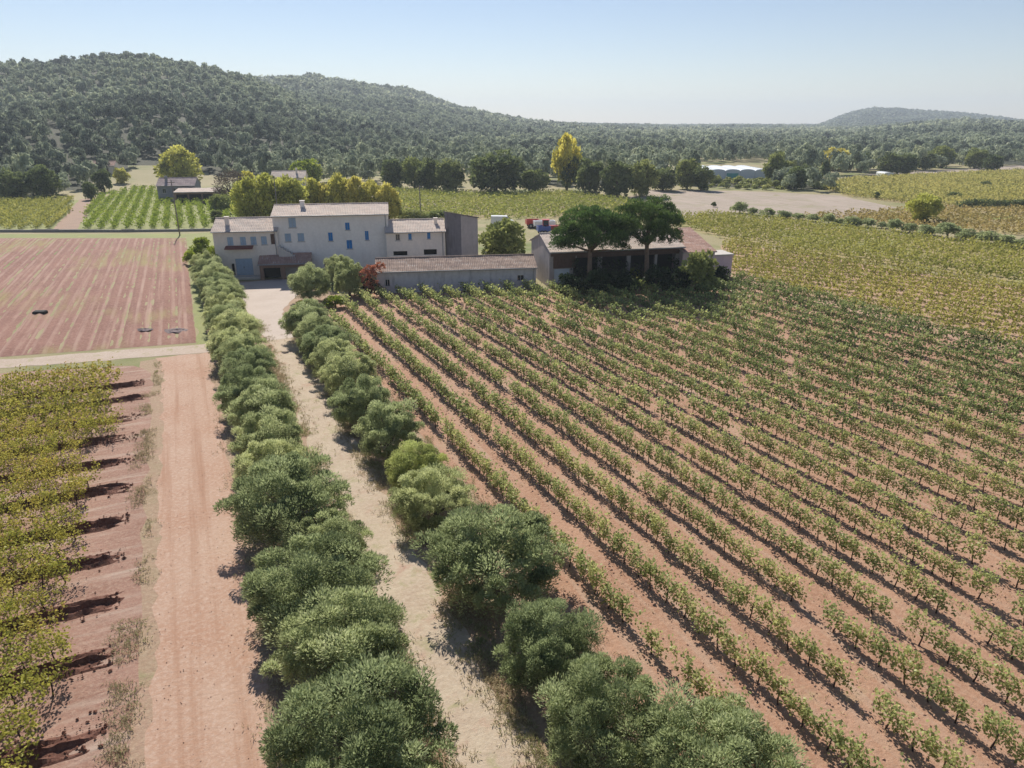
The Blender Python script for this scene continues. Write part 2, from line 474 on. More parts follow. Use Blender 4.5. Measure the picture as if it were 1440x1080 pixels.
R0, RS, RK = 15.1, 2.52, -0.033          # vine rows: x = R0 + RS*k + RK*y
sheet("verge", [(-5.6, 2), (-5.6, 68), (0, 69), (0, 100), (13, 100), (16, 86), (13.5, 60), (15.4, 2)], 0.010, verge_m, label="dry earth and weeds under the olive rows")
sheet("dirt_track", [(-3.7, 2), (-3.8, 66.5), (-4.6, 68.4), (0.4, 68.2), (-0.2, 64), (0.3, 40), (0.1, 24), (-0.3, 2)], 0.022, track_m, 0.7, 0.22, "pinkish dirt track beside the left olive row")
sheet("farm_lane", [(0.6, 68.2), (0.4, 71.2), (-17, 73.6), (-75, 82), (-75, 78), (-17, 70.9), (-5, 69)], 0.034, lane_m, 1.2, 0.2, "pale lane crossing in front of the ploughed field")
sheet("grass_path", [(5.0, 2), (5.2, 30), (5.4, 60), (5.6, 76), (7.8, 76), (8.0, 50), (8.0, 25), (8.4, 2)], 0.022, path_m, 1.0, 0.3, "dry grass path between the two olive rows")
sheet("yard", [(5.2, 70), (4.6, 84), (4.0, 92), (5.0, 99), (14, 99.5), (13.5, 94), (11.5, 90), (8.2, 82), (7.8, 70)], 0.034, yard_m, 1.0, 0.2, "pale gravel drive opening into the yard before the house")
sheet("vineyard_soil", [(12.3, 2), (12.6, 40), (11.6, 80), (17, 86.5), (38, 80.2), (44, 77), (57, 73.5), (66, 74.5), (67.6, 60), (70, 2)], 0.018, soil, 2.0, 0.25, "pink soil of the large vineyard right of the olives")
sheet("left_vineyard_soil", [(-75, 2), (-75, 76), (-17, 69.4), (-6.2, 67), (-4.6, 64), (-4.3, 2)], 0.014, left_soil, 1.5, 0.25, "reddish soil of the left vineyard")

# ploughed field with real furrows
fx = np.arange(-66, -0.7, 0.21)
vv = np.linspace(0, 1, 74)
FX, FV = np.meshgrid(fx, vv)
yb = 71.9 - 0.155 * FX
yt = 143.5 - 0.45 * FX
FY = yb + (yt - yb) * FV
wob = (_vnoise(FX * 0.3, FY, 9) - 0.5) * 0.5
FZ = 0.07 + 0.055 * np.sin((FX + wob) * 2 * PI / 0.84) + 0.06 * np.sin((FX + wob) * 2 * PI / 2.5) + 0.10 * (_vnoise(FX, FY, 0.9) - 0.5)
FZ = 0.012 + FZ * np.clip(np.minimum(FV, 1 - FV) / 0.03, 0, 1)
FXw = FX + wob * 0.4
q = NT("ploughed_mat"); p = q.pos()
col = q.mix(q.band(q.noise(p, 0.15, 5), 0.35, 0.65), (0.27, 0.14, 0.105), (0.215, 0.105, 0.08))
col = q.mix(q.band(q.noise(p, 3, 6, 0.75), 0.45, 0.75), col, (0.36, 0.215, 0.165))
ln = q.wave(q.scale(p, (1, 0.0, 0.0)), 0.26, 0.0)
ln = q.math('MULTIPLY', q.band(ln, 0.62, 0.95), q.band(q.noise(q.scale(p, (0.8, 0.10, 1)), 1.0, 4, 0.7), 0.36, 0.62))
col = q.mix(q.math('MULTIPLY', ln, 0.55), col, (0.46, 0.315, 0.25))
st = q.noise(q.scale(p, (1.9, 0.04, 1)), 1.0, 3, 0.6, 0.3)
col = q.mix(q.math('MULTIPLY', q.band(st, 0.56, 0.70), 0.55), col, (0.43, 0.29, 0.225))
gm = q.math('MULTIPLY', q.band(q.noise(p, 0.055, 3, 0.5), 0.50, 0.62), q.band(q.noise(q.scale(p, (0.9, 0.06, 1)), 1.0, 4, 0.7), 0.42, 0.60))
col = q.mix(q.math('MULTIPLY', gm, 0.6), col, (0.31, 0.29, 0.10))
q.color(col); q.bump(q.noise(p, 3.0, 8, 0.75), 0.9, 0.10)
tag(put("ploughed_field", grid_mesh("ploughed_field", FXw, FY, FZ, q.m)), "furrowed red-brown ploughed field", kind="structure")

# distant fields
sheet("lawn", [(-0.9, 70), (-0.9, 150), (6, 150), (6, 118), (2.0, 104), (0.2, 92), (0.2, 71)], 0.016, grass_m, 1.5, 0.3, "bright green grass left of the house")
sheet("green_verge", [(-0.9, 144.5), (-66, 173.6), (-66, 178), (0, 149.8)], 0.012, grass_m, 2, 0.3, "green grass strip behind the ploughed field")
lv_poly = [(-66, 181), (-66, 236), (-26.5, 230), (-24.6, 166)]
mv_poly = [(-20.5, 164), (-21.8, 236), (-13, 262), (8, 240), (22, 198), (14, 165), (5, 154)]
sheet("left_vine_field", lv_poly, 0.02, grass_m, 3, 0.3, "grassy floor of the far left vineyard")
sheet("lime_vine_field", mv_poly, 0.02, grass_m, 3, 0.3, "grassy floor of the bright green vineyard")
sheet("field_path", [(-24.6, 163), (-20.5, 161), (-21.8, 238), (-26.5, 232)], 0.026, earth("field_path_mat", (0.33, 0.22, 0.16), (0.28, 0.19, 0.14), (0.40, 0.29, 0.22), 0.3), 2, 0.3, "brown path between the far vineyards")
back_poly = pg((538, 306), (545, 268), (640, 271), (700, 274), (790, 271), (880, 283), (930, 297), (860, 306), (700, 309))
sheet("back_vine_field", back_poly, 0.02, far_soil, 4, 0.4, "green vineyard behind the house")
fallow_poly = pg((862, 283), (915, 267), (1060, 269), (1180, 275), (1262, 292), (1200, 305), (1120, 302), (1035, 299), (975, 303), (935, 301))
sheet("pale_path", pg((594, 274), (598, 274), (634, 303), (626, 303)), 0.03, yard_m, 4, 0.2, "pale path running up through the back vineyard")
sheet("fallow_field", fallow_poly, 0.022, fallow_m, 4, 0.4, "pale fallow field beyond the barn")
yel_poly = pg((1150, 263), (1200, 252), (1440, 241), (1800, 241), (1800, 297), (1440, 289), (1330, 290), (1280, 287), (1190, 276))
sheet("yellow_vine_field", yel_poly, 0.026, far_soil, 5, 0.4, "yellowing vineyard on the far right")
och_poly = pg((1100, 306), (1270, 296), (1440, 294), (1800, 303), (1800, 345), (1440, 331), (1290, 321), (1170, 311))
sheet("ochre_vine_field", och_poly, 0.021, far_soil, 5, 0.4, "ochre vineyard behind the hedgerow")
pink_poly = pg((1180, 250), (1200, 246), (1440, 232), (1800, 230), (1800, 239), (1440, 239.5))
sheet("bare_field", pink_poly, 0.024, fallow_m, 5, 0.4, "pinkish bare strip below the right hill")
rt_poly = pg((925, 309), (1010, 302), (1035, 306), (1440, 352), (1800, 386), (1800, 470), (1440, 402), (1190, 364), (1020, 338))
sheet("right_vine_field", rt_poly, 0.02, far_soil, 4, 0.3, "yellow-green vineyard right of the barn")
st_poly = pg((1012, 345), (1030, 342), (1190, 367), (1440, 406), (1800, 476), (1800, 640), (1440, 497), (1290, 457), (1032, 392))
striped_soil = earth("striped_soil_mat", (0.40, 0.27, 0.18), (0.36, 0.235, 0.155), (0.46, 0.33, 0.23), 0.2)
sheet("striped_vine_field", st_poly, 0.024, striped_soil, 3, 0.3, "vineyard on pink soil right of the big vineyard")
sheet("field_track", pg((1015, 385), (1034, 388), (1290, 456), (1440, 496), (1800, 640), (1800, 668), (1440, 504), (1240, 452), (1030, 402), (1000, 396)), 0.030, track_m, 3, 0.3, "dirt strip along the right side of the big vineyard")

# ---------------------------------------------------------------- leaves and plants
def unit(v): return v / (np.linalg.norm(v, axis=-1, keepdims=True) + 1e-9)
def rdir(n, r=rng): return unit(r.normal(size=(n, 3)))

def diamonds(P, D, L, W, nrm=None):
    n = len(P)
    N = rdir(n) if nrm is None else unit(nrm + 0.6 * rdir(n))
    S = unit(np.cross(D, N))
    L, W = np.broadcast_to(L, (n,))[:, None], np.broadcast_to(W, (n,))[:, None]
    return np.stack([P, P + D * L * 0.55 + S * W * 0.5, P + D * L, P + D * L * 0.55 - S * W * 0.5], 1)

def clump_leaves(C, Rc, per, L, W, up=0.35, spread=0.6, tint_sd=0.16, shell=0.5):
    """leaf diamonds springing outwards from clumps: centres C, radii Rc"""
    n = len(C) * per
    c = np.repeat(C, per, 0); r = np.repeat(Rc, per)[:, None]
    d = rdir(n)
    d[:, 2] = np.where(d[:, 2] < -0.45, -d[:, 2], d[:, 2])
    rr = shell + (1 - shell) * rng.random((n, 1)) ** 0.6
    P = c + d * r * rr * np.array([1, 1, 0.85])
    D = unit(d + np.array([0, 0, up]) + spread * rdir(n))
    V = diamonds(P, D, L * rng.uniform(0.7, 1.3, n), W * rng.uniform(0.7, 1.3, n), None)
    ct = np.repeat(rng.normal(0.45, 0.16, len(C)), per)
    return V, np.clip(ct + rng.normal(0, tint_sd, n), 0.02, 0.98)

def dome(n, flat=1.0, low=-0.25, inner=0.35, seed_pts=None):
    d = rdir(n * 3); d = d[d[:, 2] > low][:n]
    rr = inner + (1 - inner) * rng.random((len(d), 1)) ** 0.45
    return d * rr * np.array([1, 1, flat])

def limbs(mb, base, top_pts, r0, sides=6):
    base = Vector(base)
    for tp in top_pts:
        tp = Vector(tp); mid = base.lerp(tp, 0.5) + Vector((random.uniform(-.15, .15), random.uniform(-.15, .15), 0.08)) * (tp - base).length * 0.6
        mb.tube([base, mid, tp], [r0, r0 * 0.6, r0 * 0.2], sides)

# --- olives
def olive_protos():
    out = []
    for k in range(6):
        lob = dome(30, 0.78, -0.5, 0.8) * 1.95          # rounded crown with an uneven outline
        lob *= (1 + 0.16 * np.sin(np.arctan2(lob[:, 1], lob[:, 0]) * 3 + k) + 0.17 * rng.normal(size=len(lob)))[:, None]
        tuft = dome(58, 0.78, -0.55, 0.88) * (2.3 + 0.22 * rng.normal(size=(58, 1)))
        th = rng.random(16) * 6.28
        skirt = np.stack([np.cos(th) * 1.75, np.sin(th) * 1.75, np.full(16, -1.1) + 0.2 * rng.random(16)], 1)
        core = dome(16, 0.8, -0.8, 0.2) * 1.4
        C = np.concatenate([lob, tuft, skirt, core])
        Rr = np.concatenate([rng.uniform(0.55, 0.85, len(lob)), rng.uniform(0.28, 0.46, len(tuft)), rng.uniform(0.5, 0.7, 16), np.full(len(core), 0.7)])
        C[:, 2] += 1.85
        C[:, 2] = np.maximum(C[:, 2], 0.5 + 0.3 * rng.random(len(C)))
        V, t = clump_leaves(C, Rr, 370, 0.165, 0.048, 0.7, 0.7, 0.12, 0.35)
        crown = quad_mesh("olive_crown", V, t, M['olive'])
        mb = MB()
        mb.tube([(0, 0, -0.1), (0.05, 0.03, 0.4), (0.0, 0.05, 1.0)], [0.30, 0.22, 0.17], 8)
        limbs(mb, (0, 0.05, 0.85), [tuple(C[i] * np.array([.75, .75, 0.9])) for i in rng.choice(len(C), 9, False)], 0.11)
        out.append((crown, mb.mesh("olive_trunk", M['bark'], True)))
    return out
OLIVES = olive_protos()

def olive(x, y, w, h, label, k, rz, young=False, name="olive_tree", group="olive trees along the grass path"):
    cr, tr = OLIVES[k % 6]
    s = w / (5.7 if y < 36 else 6.2)
    if x > 8: x += 0.25
    o = thing(name, label, "tree", (x, y, 0), rz, group, (s, s, h / 4.6))
    put("trunk", tr, o)
    c = put("crown", cr, o)
    if young:
        c.material_slots[0].link = 'OBJECT'; c.material_slots[0].material = M['olive_young']
    return o

L_OL = [(2.7, 13.6, 5.2, 3.2), (2.6, 17.7, 6.0, 4.2), (3.0, 21.9, 5.6, 4.0), (2.7, 25.9, 6.4, 4.1), (3.7, 29.6, 4.3, 3.3), (2.5, 33.4, 6.6, 4.8), (2.3, 37.8, 4.9, 4.0), (2.6, 42.0, 4.9, 4.2), (2.8, 46.4, 5.2, 4.4),
        (2.1, 50.8, 5.2, 4.2), (2.5, 55.0, 5.2, 4.4), (2.5, 59.2, 5.3, 4.3), (2.2, 63.4, 5.0, 4.1), (2.5, 67.6, 5.4, 4.3), (2.2, 71.8, 5.0, 4.0), (2.0, 76.0, 5.2, 4.2), (2.4, 80.2, 5.4, 4.3), (2.3, 84.4, 5.0, 4.0), (2.0, 88.6, 5.2, 4.2), (1.8, 93.0, 5.4, 4.4), (1.6, 97.6, 5.2, 4.2), (1.4, 102.0, 5.0, 4.6)]
ORD = "nearest second third fourth fifth sixth seventh eighth ninth tenth eleventh twelfth thirteenth fourteenth fifteenth sixteenth seventeenth eighteenth nineteenth twentieth twenty-first twenty-second twenty-third twenty-fourth twenty-fifth".split()
for i, (x, y, w, h) in enumerate(L_OL):
    look = "small light green" if w < 4 else ("broad tall" if w > 6.1 else "rounded grey-green")
    olive(x, y, w, h, f"{look} olive tree, {ORD[i]} from the camera in the row along the dirt track", i, random.uniform(0, 6.28), w < 4)
R_OL = [(11.9, 12.0, 5.6, 3.8), (9.9, 15.2, 4.6, 3.7), (9.9, 19.0, 4.2, 3.5), (10.0, 24.6, 6.6, 4.6), (9.4, 31.2, 4.6, 3.7), (9.6, 35.3, 3.9, 3.4), (9.4, 40.3, 5.0, 4.0), (8.9, 45.9, 5.0, 4.0), (9.3, 51.6, 5.2, 4.1), (9.0, 56.0, 4.8, 4.0), (9.1, 60.2, 5.2, 4.2), (9.0, 64.4, 4.8, 4.1), (8.8, 68.4, 5.6, 4.4)]
for i, (x, y, w, h) in enumerate(R_OL):
    look = "big dark green" if w > 6 else ("silvery green" if i < 3 else ("small bright green" if w < 4 else "rounded green"))
    olive(x, y, w, h, f"{look} olive tree, {ORD[i]} from the camera in the row beside the vineyard", i + 2, random.uniform(0, 6.28), w < 4)
for x, y, w, h, lab, k in [(*g(434, 424), 5.6, 5.0, "round olive tree on the left of the three before the house", 1),
                           (*g(489, 416), 4.4, 5.2, "round olive tree nearest the red creeper before the house", 3),
                           (*g(474, 402), 4.4, 4.6, "olive tree set back behind two others before the house", 4)]:
    olive(x, y, w, h, lab, k, random.uniform(0, 6), group="olive trees before the house")

# --- generic trees in unit size: crown 1 wide each side of the trunk, 1 tall
def crown_unit(n_cl, per, L, W, flat=0.5, low=-0.5, base=0.5, rcl=(0.16, 0.3), mat=None, name="crown", squeeze=None, tall=0.85):
    C = dome(n_cl, 1.0, low, 0.45)
    C = C * np.array([tall, tall, flat * 0.8]); C[:, 2] += base
    if squeeze is not None: C[:, :2] *= squeeze(C[:, 2])[:, None]
    Rr = rng.uniform(*rcl, len(C))
    n = len(C) * per
    c = np.repeat(C, per, 0); r = np.repeat(Rr, per)[:, None]
    d = rdir(n); d[:, 2] = np.where(d[:, 2] < -0.5, -d[:, 2], d[:, 2])
    P = c + d * r * (0.5 + 0.5 * rng.random((n, 1))) * np.array([1, 1, 0.55])
    D = unit(d + 0.7 * rdir(n))
    ll = L * rng.uniform(0.6, 1.4, n)
    V = diamonds(P, D, ll, W / L * ll, None)
    V[:, :, 2] = P[:, None, 2] + (V[:, :, 2] - P[:, None, 2]) * 0.55
    t = np.clip(np.repeat(rng.normal(0.45, 0.2, len(C)), per) + rng.normal(0, 0.14, n), 0.02, 0.98)
    return V, t

def trunk_unit(top=0.55, r=0.09):
    mb = MB()
    mb.tube([(0, 0, -0.03), (0.02, 0.0, top * 0.5), (0, 0.02, top)], [r, r * 0.7, r * 0.4], 7)
    limbs(mb, (0, 0.01, top * 0.55), [(random.uniform(-.5, .5), random.uniform(-.5, .5), random.uniform(0.5, 0.8)) for _ in range(6)], r * 0.45, 5)
    return mb.mesh("trunk", M['bark'], True)

PROTO = {}
def protos(kind, n, **kw):
    lst = []
    for _ in range(n):
        V, t = crown_unit(**kw)
        lst.append((quad_mesh(kind + "_crown", V, t, M['broad']), trunk_unit()))
    PROTO[kind] = lst
protos('broad', 5, n_cl=64, per=80, L=0.15, W=0.085, flat=0.58, low=-0.95, base=0.48)
protos('plane', 5, n_cl=64, per=85, L=0.14, W=0.09, flat=0.56, low=-0.9, base=0.50, rcl=(0.2, 0.34), tall=0.78)
protos('poplar', 2, n_cl=60, per=75, L=0.14, W=0.085, flat=0.55, low=-0.9, base=0.54, squeeze=lambda z: 1.05 - 0.45 * np.abs(z - 0.45) * 2)
protos('bush', 5, n_cl=30, per=75, L=0.19, W=0.10, flat=0.62, low=-0.3, base=0.36, rcl=(0.2, 0.36))
protos('bare', 2, n_cl=46, per=40, L=0.22, W=0.03, flat=0.52, low=-0.7, base=0.53)

_cnt = {}
def tree(kind, mat, label, x, y, z, w, h, name, cat="tree", group=None):
    lst = PROTO[kind]; k = _cnt[kind] = _cnt.get(kind, -1) + 1
    cr, tr = lst[k % len(lst)]
    o = thing(name, label, cat, (x, y, z), random.uniform(0, 6.28), group, (w / 2, w / 2, h))
    put("trunk", tr, o)
    c = put("crown" if cat == "tree" else "foliage", cr, o)
    c.material_slots[0].link = 'OBJECT'; c.material_slots[0].material = M[mat]
    return o

def tree_px(kind, mat, label, px, base, top, wpx, name, cat="tree", group=None, plainz=False):
    if plainz:
        x, y = g(px, base); z = 0.0; t = -CAM_H / ray(px, base)[2]
    else:
        x, y, z, t = hit(px, base)
    h = (base - top) * t / F / 1.0
    return tree(kind, mat, label, x, y, z, wpx * t / F, h, name, cat, group)

GP = "plane trees behind the house"
for px, b, tp, w, lab in [(352, 316, 258, 36, "yellow-green plane tree at the left end of the clump behind the house"),
                          (381, 315, 251, 44, "broadest yellow-green plane tree behind the left wing of the house"),
                          (411, 314, 253, 40, "yellow-green plane tree behind the left end of the main roof"),
                          (442, 309, 258, 28, "small yellow-green plane tree behind the main roof chimney"),
                          (459, 309, 261, 20, "narrowest yellow-green plane tree behind the main roof"),
                          (479, 309, 253, 32, "tall yellow-green plane tree behind the middle of the main roof"),
                          (502, 310, 254, 32, "yellow-green plane tree second from the right behind the main roof"),
                          (525, 311, 257, 32, "yellow-green plane tree behind the right end of the main roof"),
                          (548, 313, 265, 30, "dark-shaded plane tree past the right gable of the main house")]:
    tree_px('plane', 'plane', lab, px, b, tp, w * 1.28, "plane_tree", group=GP, plainz=True)

ROWS = [
    ('broad', 'broad', 556, 264, 226, 40, "dark oak at the left end of the tree line behind the back vineyard"),
    ('broad', 'light_broad', 583, 266, 224, 38, "pale green oak left of the dark ones behind the back vineyard"),
    ('broad', 'broad', 606, 268, 226, 40, "dark leafy oak with a pale neighbour on its left, behind the back vineyard"),
    ('broad', 'broad', 633, 270, 229, 44, "shadowy oak left of the biggest oak behind the back vineyard"),
    ('broad', 'broad', 697, 271, 216, 78, "biggest round oak behind the back vineyard"),
    ('broad', 'light_broad', 752, 270, 240, 38, "low light green tree between the big oak and the yellow poplar"),
    ('broad', 'broad', 829, 273, 226, 42, "green oak just right of the yellow poplar"),
    ('broad', 'broad', 866, 277, 230, 48, "round oak behind the left stone pine"),
    ('broad', 'light_broad', 902, 276, 231, 44, "grey-green oak behind the right stone pine"),
    ('broad', 'broad', 932, 268, 237, 40, "dark low oak at the right end of the tree line"),
    ('broad', 'light_broad', 966, 266, 226, 34, "loose green tree left of the white greenhouse"),
    ('broad', 'broad', 986, 268, 236, 32, "dark tree overlapping the left end of the white greenhouse"),
    ('broad', 'light_broad', 1089, 258, 217, 34, "tall pale tree at the right end of the white greenhouse"),
    ('broad', 'broad', 1117, 266, 238, 34, "dark bushy tree before the far yellow vines"),
    ('broad', 'broad', 1131, 254, 232, 20, "small round dark tree right of the greenhouse"),
    ('poplar', 'broad', 1159, 251, 229, 14, "slim dark conical tree on the right of the plain"),
    ('broad', 'plane', 1171, 240, 210, 38, "yellowish round tree in the middle of the plain"),
    ('broad', 'broad', 1211, 242, 217, 24, "green tree between the yellowish tree and the dark grove"),
    ('broad', 'broad', 1250, 245, 217, 34, "left tree of the dark grove below the right hill"),
    ('broad', 'broad', 1273, 245, 219, 30, "right tree of the dark grove below the right hill"),
    ('broad', 'broad', 1301, 239, 214, 26, "round green tree right of the dark grove"),
    ('broad', 'light_broad', 1323, 236, 207, 34, "pale green tree in front of the right hill"),
    ('broad', 'light_broad', 1370, 237, 210, 30, "pale green tree left of the white villa"),
    ('broad', 'broad', 1394, 240, 219, 26, "dark tree standing in front of the white villa"),
    ('broad', 'broad', 64, 280, 238, 46, "dark bushy oak at the edge of the left vineyard"),
    ('broad', 'broad', 22, 281, 240, 44, "dark oak at the far left edge of the wood"),
    ('broad', 'broad', 129, 281, 257, 20, "small round dark tree at the end of the brown field path"),
    ('broad', 'broad', 147, 270, 240, 26, "dark green tree right of the pink-roofed cottage"),
    ('broad', 'plane', 172, 258, 238, 22, "small yellowish tree at the top of the lime vineyard"),
    ('broad', 'plane', 256, 266, 213, 60, "big yellow tree behind the low grey farmhouse"),
    ('bare', 'twig', 327, 288, 243, 50, "purplish half-bare tree right of the open shed"),
    ('broad', 'light_broad', 312, 300, 274, 30, "low dark green tree in front of the half-bare tree"),
    ('broad', 'yellow', 349, 268, 242, 20, "small orange-yellow tree behind the plane trees"),
    ('plane', 'lime', 432, 264, 227, 44, "round lime-green tree behind the small pink-roofed house"),
    ('broad', 'plane', 1297, 313, 275, 46, "lone yellow-green tree right of the fallow field"),
    ('broad', 'light_broad', 1108, 254, 228, 26, "pale green tree left of the small round dark tree"),
    ('broad', 'light_broad', 1143, 262, 240, 22, "yellow-green tree under the slim conical tree"),
    ('broad', 'light_broad', 1190, 240, 218, 22, "small pale tree right of the yellowish round tree"),
]
for kind, mat, px, b, tp, w, lab in ROWS:
    tree_px(kind, mat, lab, px, b, tp, w, "tree")
# the yellow poplar: yellow crown, its shaded lower half painted with darker leaves
pop = tree_px('poplar', 'yellow', "tall yellow poplar standing above the dark tree line", 797, 268, 197, 44, "poplar_tree")
V, t = crown_unit(26, 60, 0.17, 0.1, flat=0.30, low=-0.9, base=0.30)
put("ivy", quad_mesh("poplar_shade_leaves", V * np.array([0.98, 0.98, 1]) + np.array([0.25, -0.35, 0]), t, M['broad']), pop)  # not ivy: dark leaves added to paint the crown's shaded side

# round tree in the courtyard, shrubs
tree_px('broad', 'light_broad', "round yellow-green tree in the courtyard beside the stone tower", 707, 374, 311, 70, "courtyard_tree", plainz=True)
GB = "bushes in front of the barn"
for mat, px, b, tp, w, lab in [
    ('ivy', 800, 414, 384, 36, "dark bush left of the first stone pine"),
    ('ivy', 838, 416, 378, 46, "dark bush in front of the left stone pine trunk"),
    ('ivy', 872, 414, 380, 40, "dark bush between the two stone pine trunks"),
    ('ivy', 922, 412, 374, 46, "dark bush right of the second stone pine trunk"),
    ('ivy', 952, 411, 378, 36, "dark bush beside the yellow-green barn tree"),
    ('lime', 890, 396, 375, 19, "small bright lime bush between the pine trunks"),
    ('light_broad', 979, 410, 352, 56, "yellow-green leafy tree at the right end of the barn"),
    ('ivy', 1012, 400, 374, 30, "dark bush below the lilac outhouse"),
    ('light_broad', 996, 412, 384, 26, "yellowish bush before the lilac outhouse"),
]:
    tree_px('bush', mat, lab, px, b, tp, w, "bush", "bush", GB, True)
for mat, px, b, tp, w, lab in [
    ('lime', 284, 362, 334, 30, "bright lime bush at the far end of the left olive row"),
    ('lime', 300, 372, 346, 24, "lime bush in front of the left wing of the house"),
    ('lime', 268, 372, 352, 20, "low lime bush at the corner of the ploughed field"),
    ('plane', 428, 436, 422, 30, "low yellow-green plants at the head of the right olive row"),
    ('lime', 472, 432, 415, 32, "leafy lime plant at the corner of the vineyard"),
    ('broad', 308, 318, 296, 22, "dark bush behind the left wing of the house"),
    ('light_broad', 580, 312, 294, 40, "pale bush behind the right wing roof"),
    ('light_broad', 614, 312, 296, 34, "pale green bush left of the stone tower top"),
    ('broad', 1004, 291, 284, 8, "tiny dark bush alone in the fallow field"),
    ('broad', 1385, 264, 255, 15, "round dark bush in the far yellow vineyard"),
    ('broad', 1232, 280, 270, 9, "tiny dark bush at the edge of the far yellow vineyard"),
    ('broad', 1342, 280, 270, 22, "low green bush in the far yellow vineyard"),
    ('broad', 1217, 263, 256, 14, "small dark bush by the corner of the far yellow vineyard"),
]:
    tree_px('bush', mat, lab, px, b, tp, w, "bush", "bush", "single bushes", True)
HG = [(1040, 300, 24, 16), (1058, 302, 16, 10), (1078, 304, 22, 11), (1102, 307, 22, 11), (1122, 309, 20, 9), (1142, 311, 20, 10), (1165, 315, 20, 15), (1181, 316, 14, 9), (1198, 318, 24, 14), (1220, 320, 22, 13), (1240, 321, 16, 9), (1258, 325, 24, 17), (1279, 327, 22, 13), (1303, 331, 28, 15), (1332, 335, 34, 22), (1358, 339, 30, 17), (1388, 343, 34, 18), (1417, 347, 32, 16), (1446, 350, 32, 17)]
for i, (px, b, w, h) in enumerate(HG):
    look = "tall dark" if h > 16 else ("low" if h < 11 else "rounded")
    tree_px('bush', 'olive', f"{look} grey-green bush, {ORD[i] if i else 'first'} from the barn end of the long hedgerow", px, b, b - h, w, "hedgerow_bush", "bush", "grey-green bushes in the hedgerow", True)

# --- stone pines
def stone_pine(px, base, top, wpx, label, lean):
    x, y = g(px, base); t = -CAM_H / ray(px, base)[2]
    H = (base - top) * t / F; W = wpx * t / F
    o = thing("stone_pine", label, "tree", (x, y, 0), 0, "stone pines in front of the barn")
    cb = 0.50 * H
    C = dome(150, 1.0, -0.15, 0.4)
    C = C * np.array([W * 0.50, W * 0.50, (H - cb) * 0.74]); C[:, 2] += cb + 0.12 * (H - cb); C[:, 0] += lean
    Rr = rng.uniform(0.55, 0.95, len(C))
    V, tt = clump_leaves(C, Rr, 190, 0.32, 0.085, 0.6, 0.7, 0.14, 0.4)
    put("crown", quad_mesh("pine_crown", V, tt, M['pine']), o)
    mb = MB()
    mb.tube([(0, 0, -0.1), (lean * 0.3, 0, 0.25 * H), (lean * 0.8, 0.1, cb), (lean, 0, cb + 0.2 * H)], [0.36, 0.30, 0.24, 0.12], 9)
    limbs(mb, (lean * 0.7, 0.05, cb * 0.92), [tuple(C[i] * np.array([.85, .85, .95])) for i in rng.choice(len(C), 14, False)], 0.15)
    mb.build("trunk", plain("pine_bark", (0.22, 0.15, 0.11), 0.95, 0.3, 3, spec=0.1, bump=0.03), o, True)
stone_pine(828, 410, 288, 100, "left stone pine with the lower umbrella crown before the barn", 0.0)
stone_pine(908, 408, 272, 96, "right stone pine with the taller umbrella crown before the barn", -0.3)

# --- vines
def vine_proto(n_leaf, size, mat, hgt=1.30, wid=0.36, low=0.55):
    nsh = 15
    bx = np.linspace(-0.6, 0.6, nsh) + rng.uniform(-0.08, 0.08, nsh); by = rng.normal(0, wid * 0.45, nsh)
    tilt = rng.normal(0, 0.28, (nsh, 2)) * np.array([wid / 0.4, 1])
    per = n_leaf // nsh
    P = []
    for i in range(nsh):
        h = low + (hgt - low) * rng.random(per) ** 0.85 * rng.uniform(0.75, 1.12)
        k = (h - low)[:, None]
        base = np.stack([np.full(per, by[i]), np.full(per, bx[i]), h], 1)
        base[:, :2] += tilt[i] * k + rng.normal(0, 0.10, (per, 2)) * np.array([wid / 0.4, 1])
        P.append(base)
    P = np.concatenate(P); n = len(P)
    D = unit(rdir(n) + np.array([0, 0, 0.1]))
    V = diamonds(P - D * size * 0.5, D, size * rng.uniform(0.7, 1.35, n), size * 0.85 * rng.uniform(0.7, 1.3, n))
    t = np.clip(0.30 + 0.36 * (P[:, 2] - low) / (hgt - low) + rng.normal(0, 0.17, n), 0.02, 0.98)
    return V, t

def vine_trunk():
    mb = MB()
    a, b = random.uniform(-.06, .06), random.uniform(-.08, .08)
    mb.tube([(0, 0, -0.03), (a, b, 0.35), (a * .5, b * 1.4, 0.68)], [0.033, 0.027, 0.024], 6)
    mb.tube([(a * .5, b * 1.4, 0.66), (0.02, 0.25, 0.74), (0, 0.5, 0.76)], [0.02, 0.015, 0.01], 5)
    mb.tube([(a * .5, b * 1.4, 0.66), (-0.02, -0.25, 0.73), (0, -0.5, 0.75)], [0.02, 0.015, 0.01], 5)
    return mb.mesh("vine_trunk", M['vine_bark'], True)

GREEN_V = []; YEL_V = []
for k in range(7):
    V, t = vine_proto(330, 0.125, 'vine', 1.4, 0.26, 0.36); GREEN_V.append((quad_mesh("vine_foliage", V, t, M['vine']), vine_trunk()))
for k in range(5):
    V, t = vine_proto(420, 0.112, 'vine_yellow', 1.45, 0.9, 0.45); YEL_V.append((quad_mesh("yellow_vine_foliage", V, t, M['vine_yellow']), vine_trunk()))

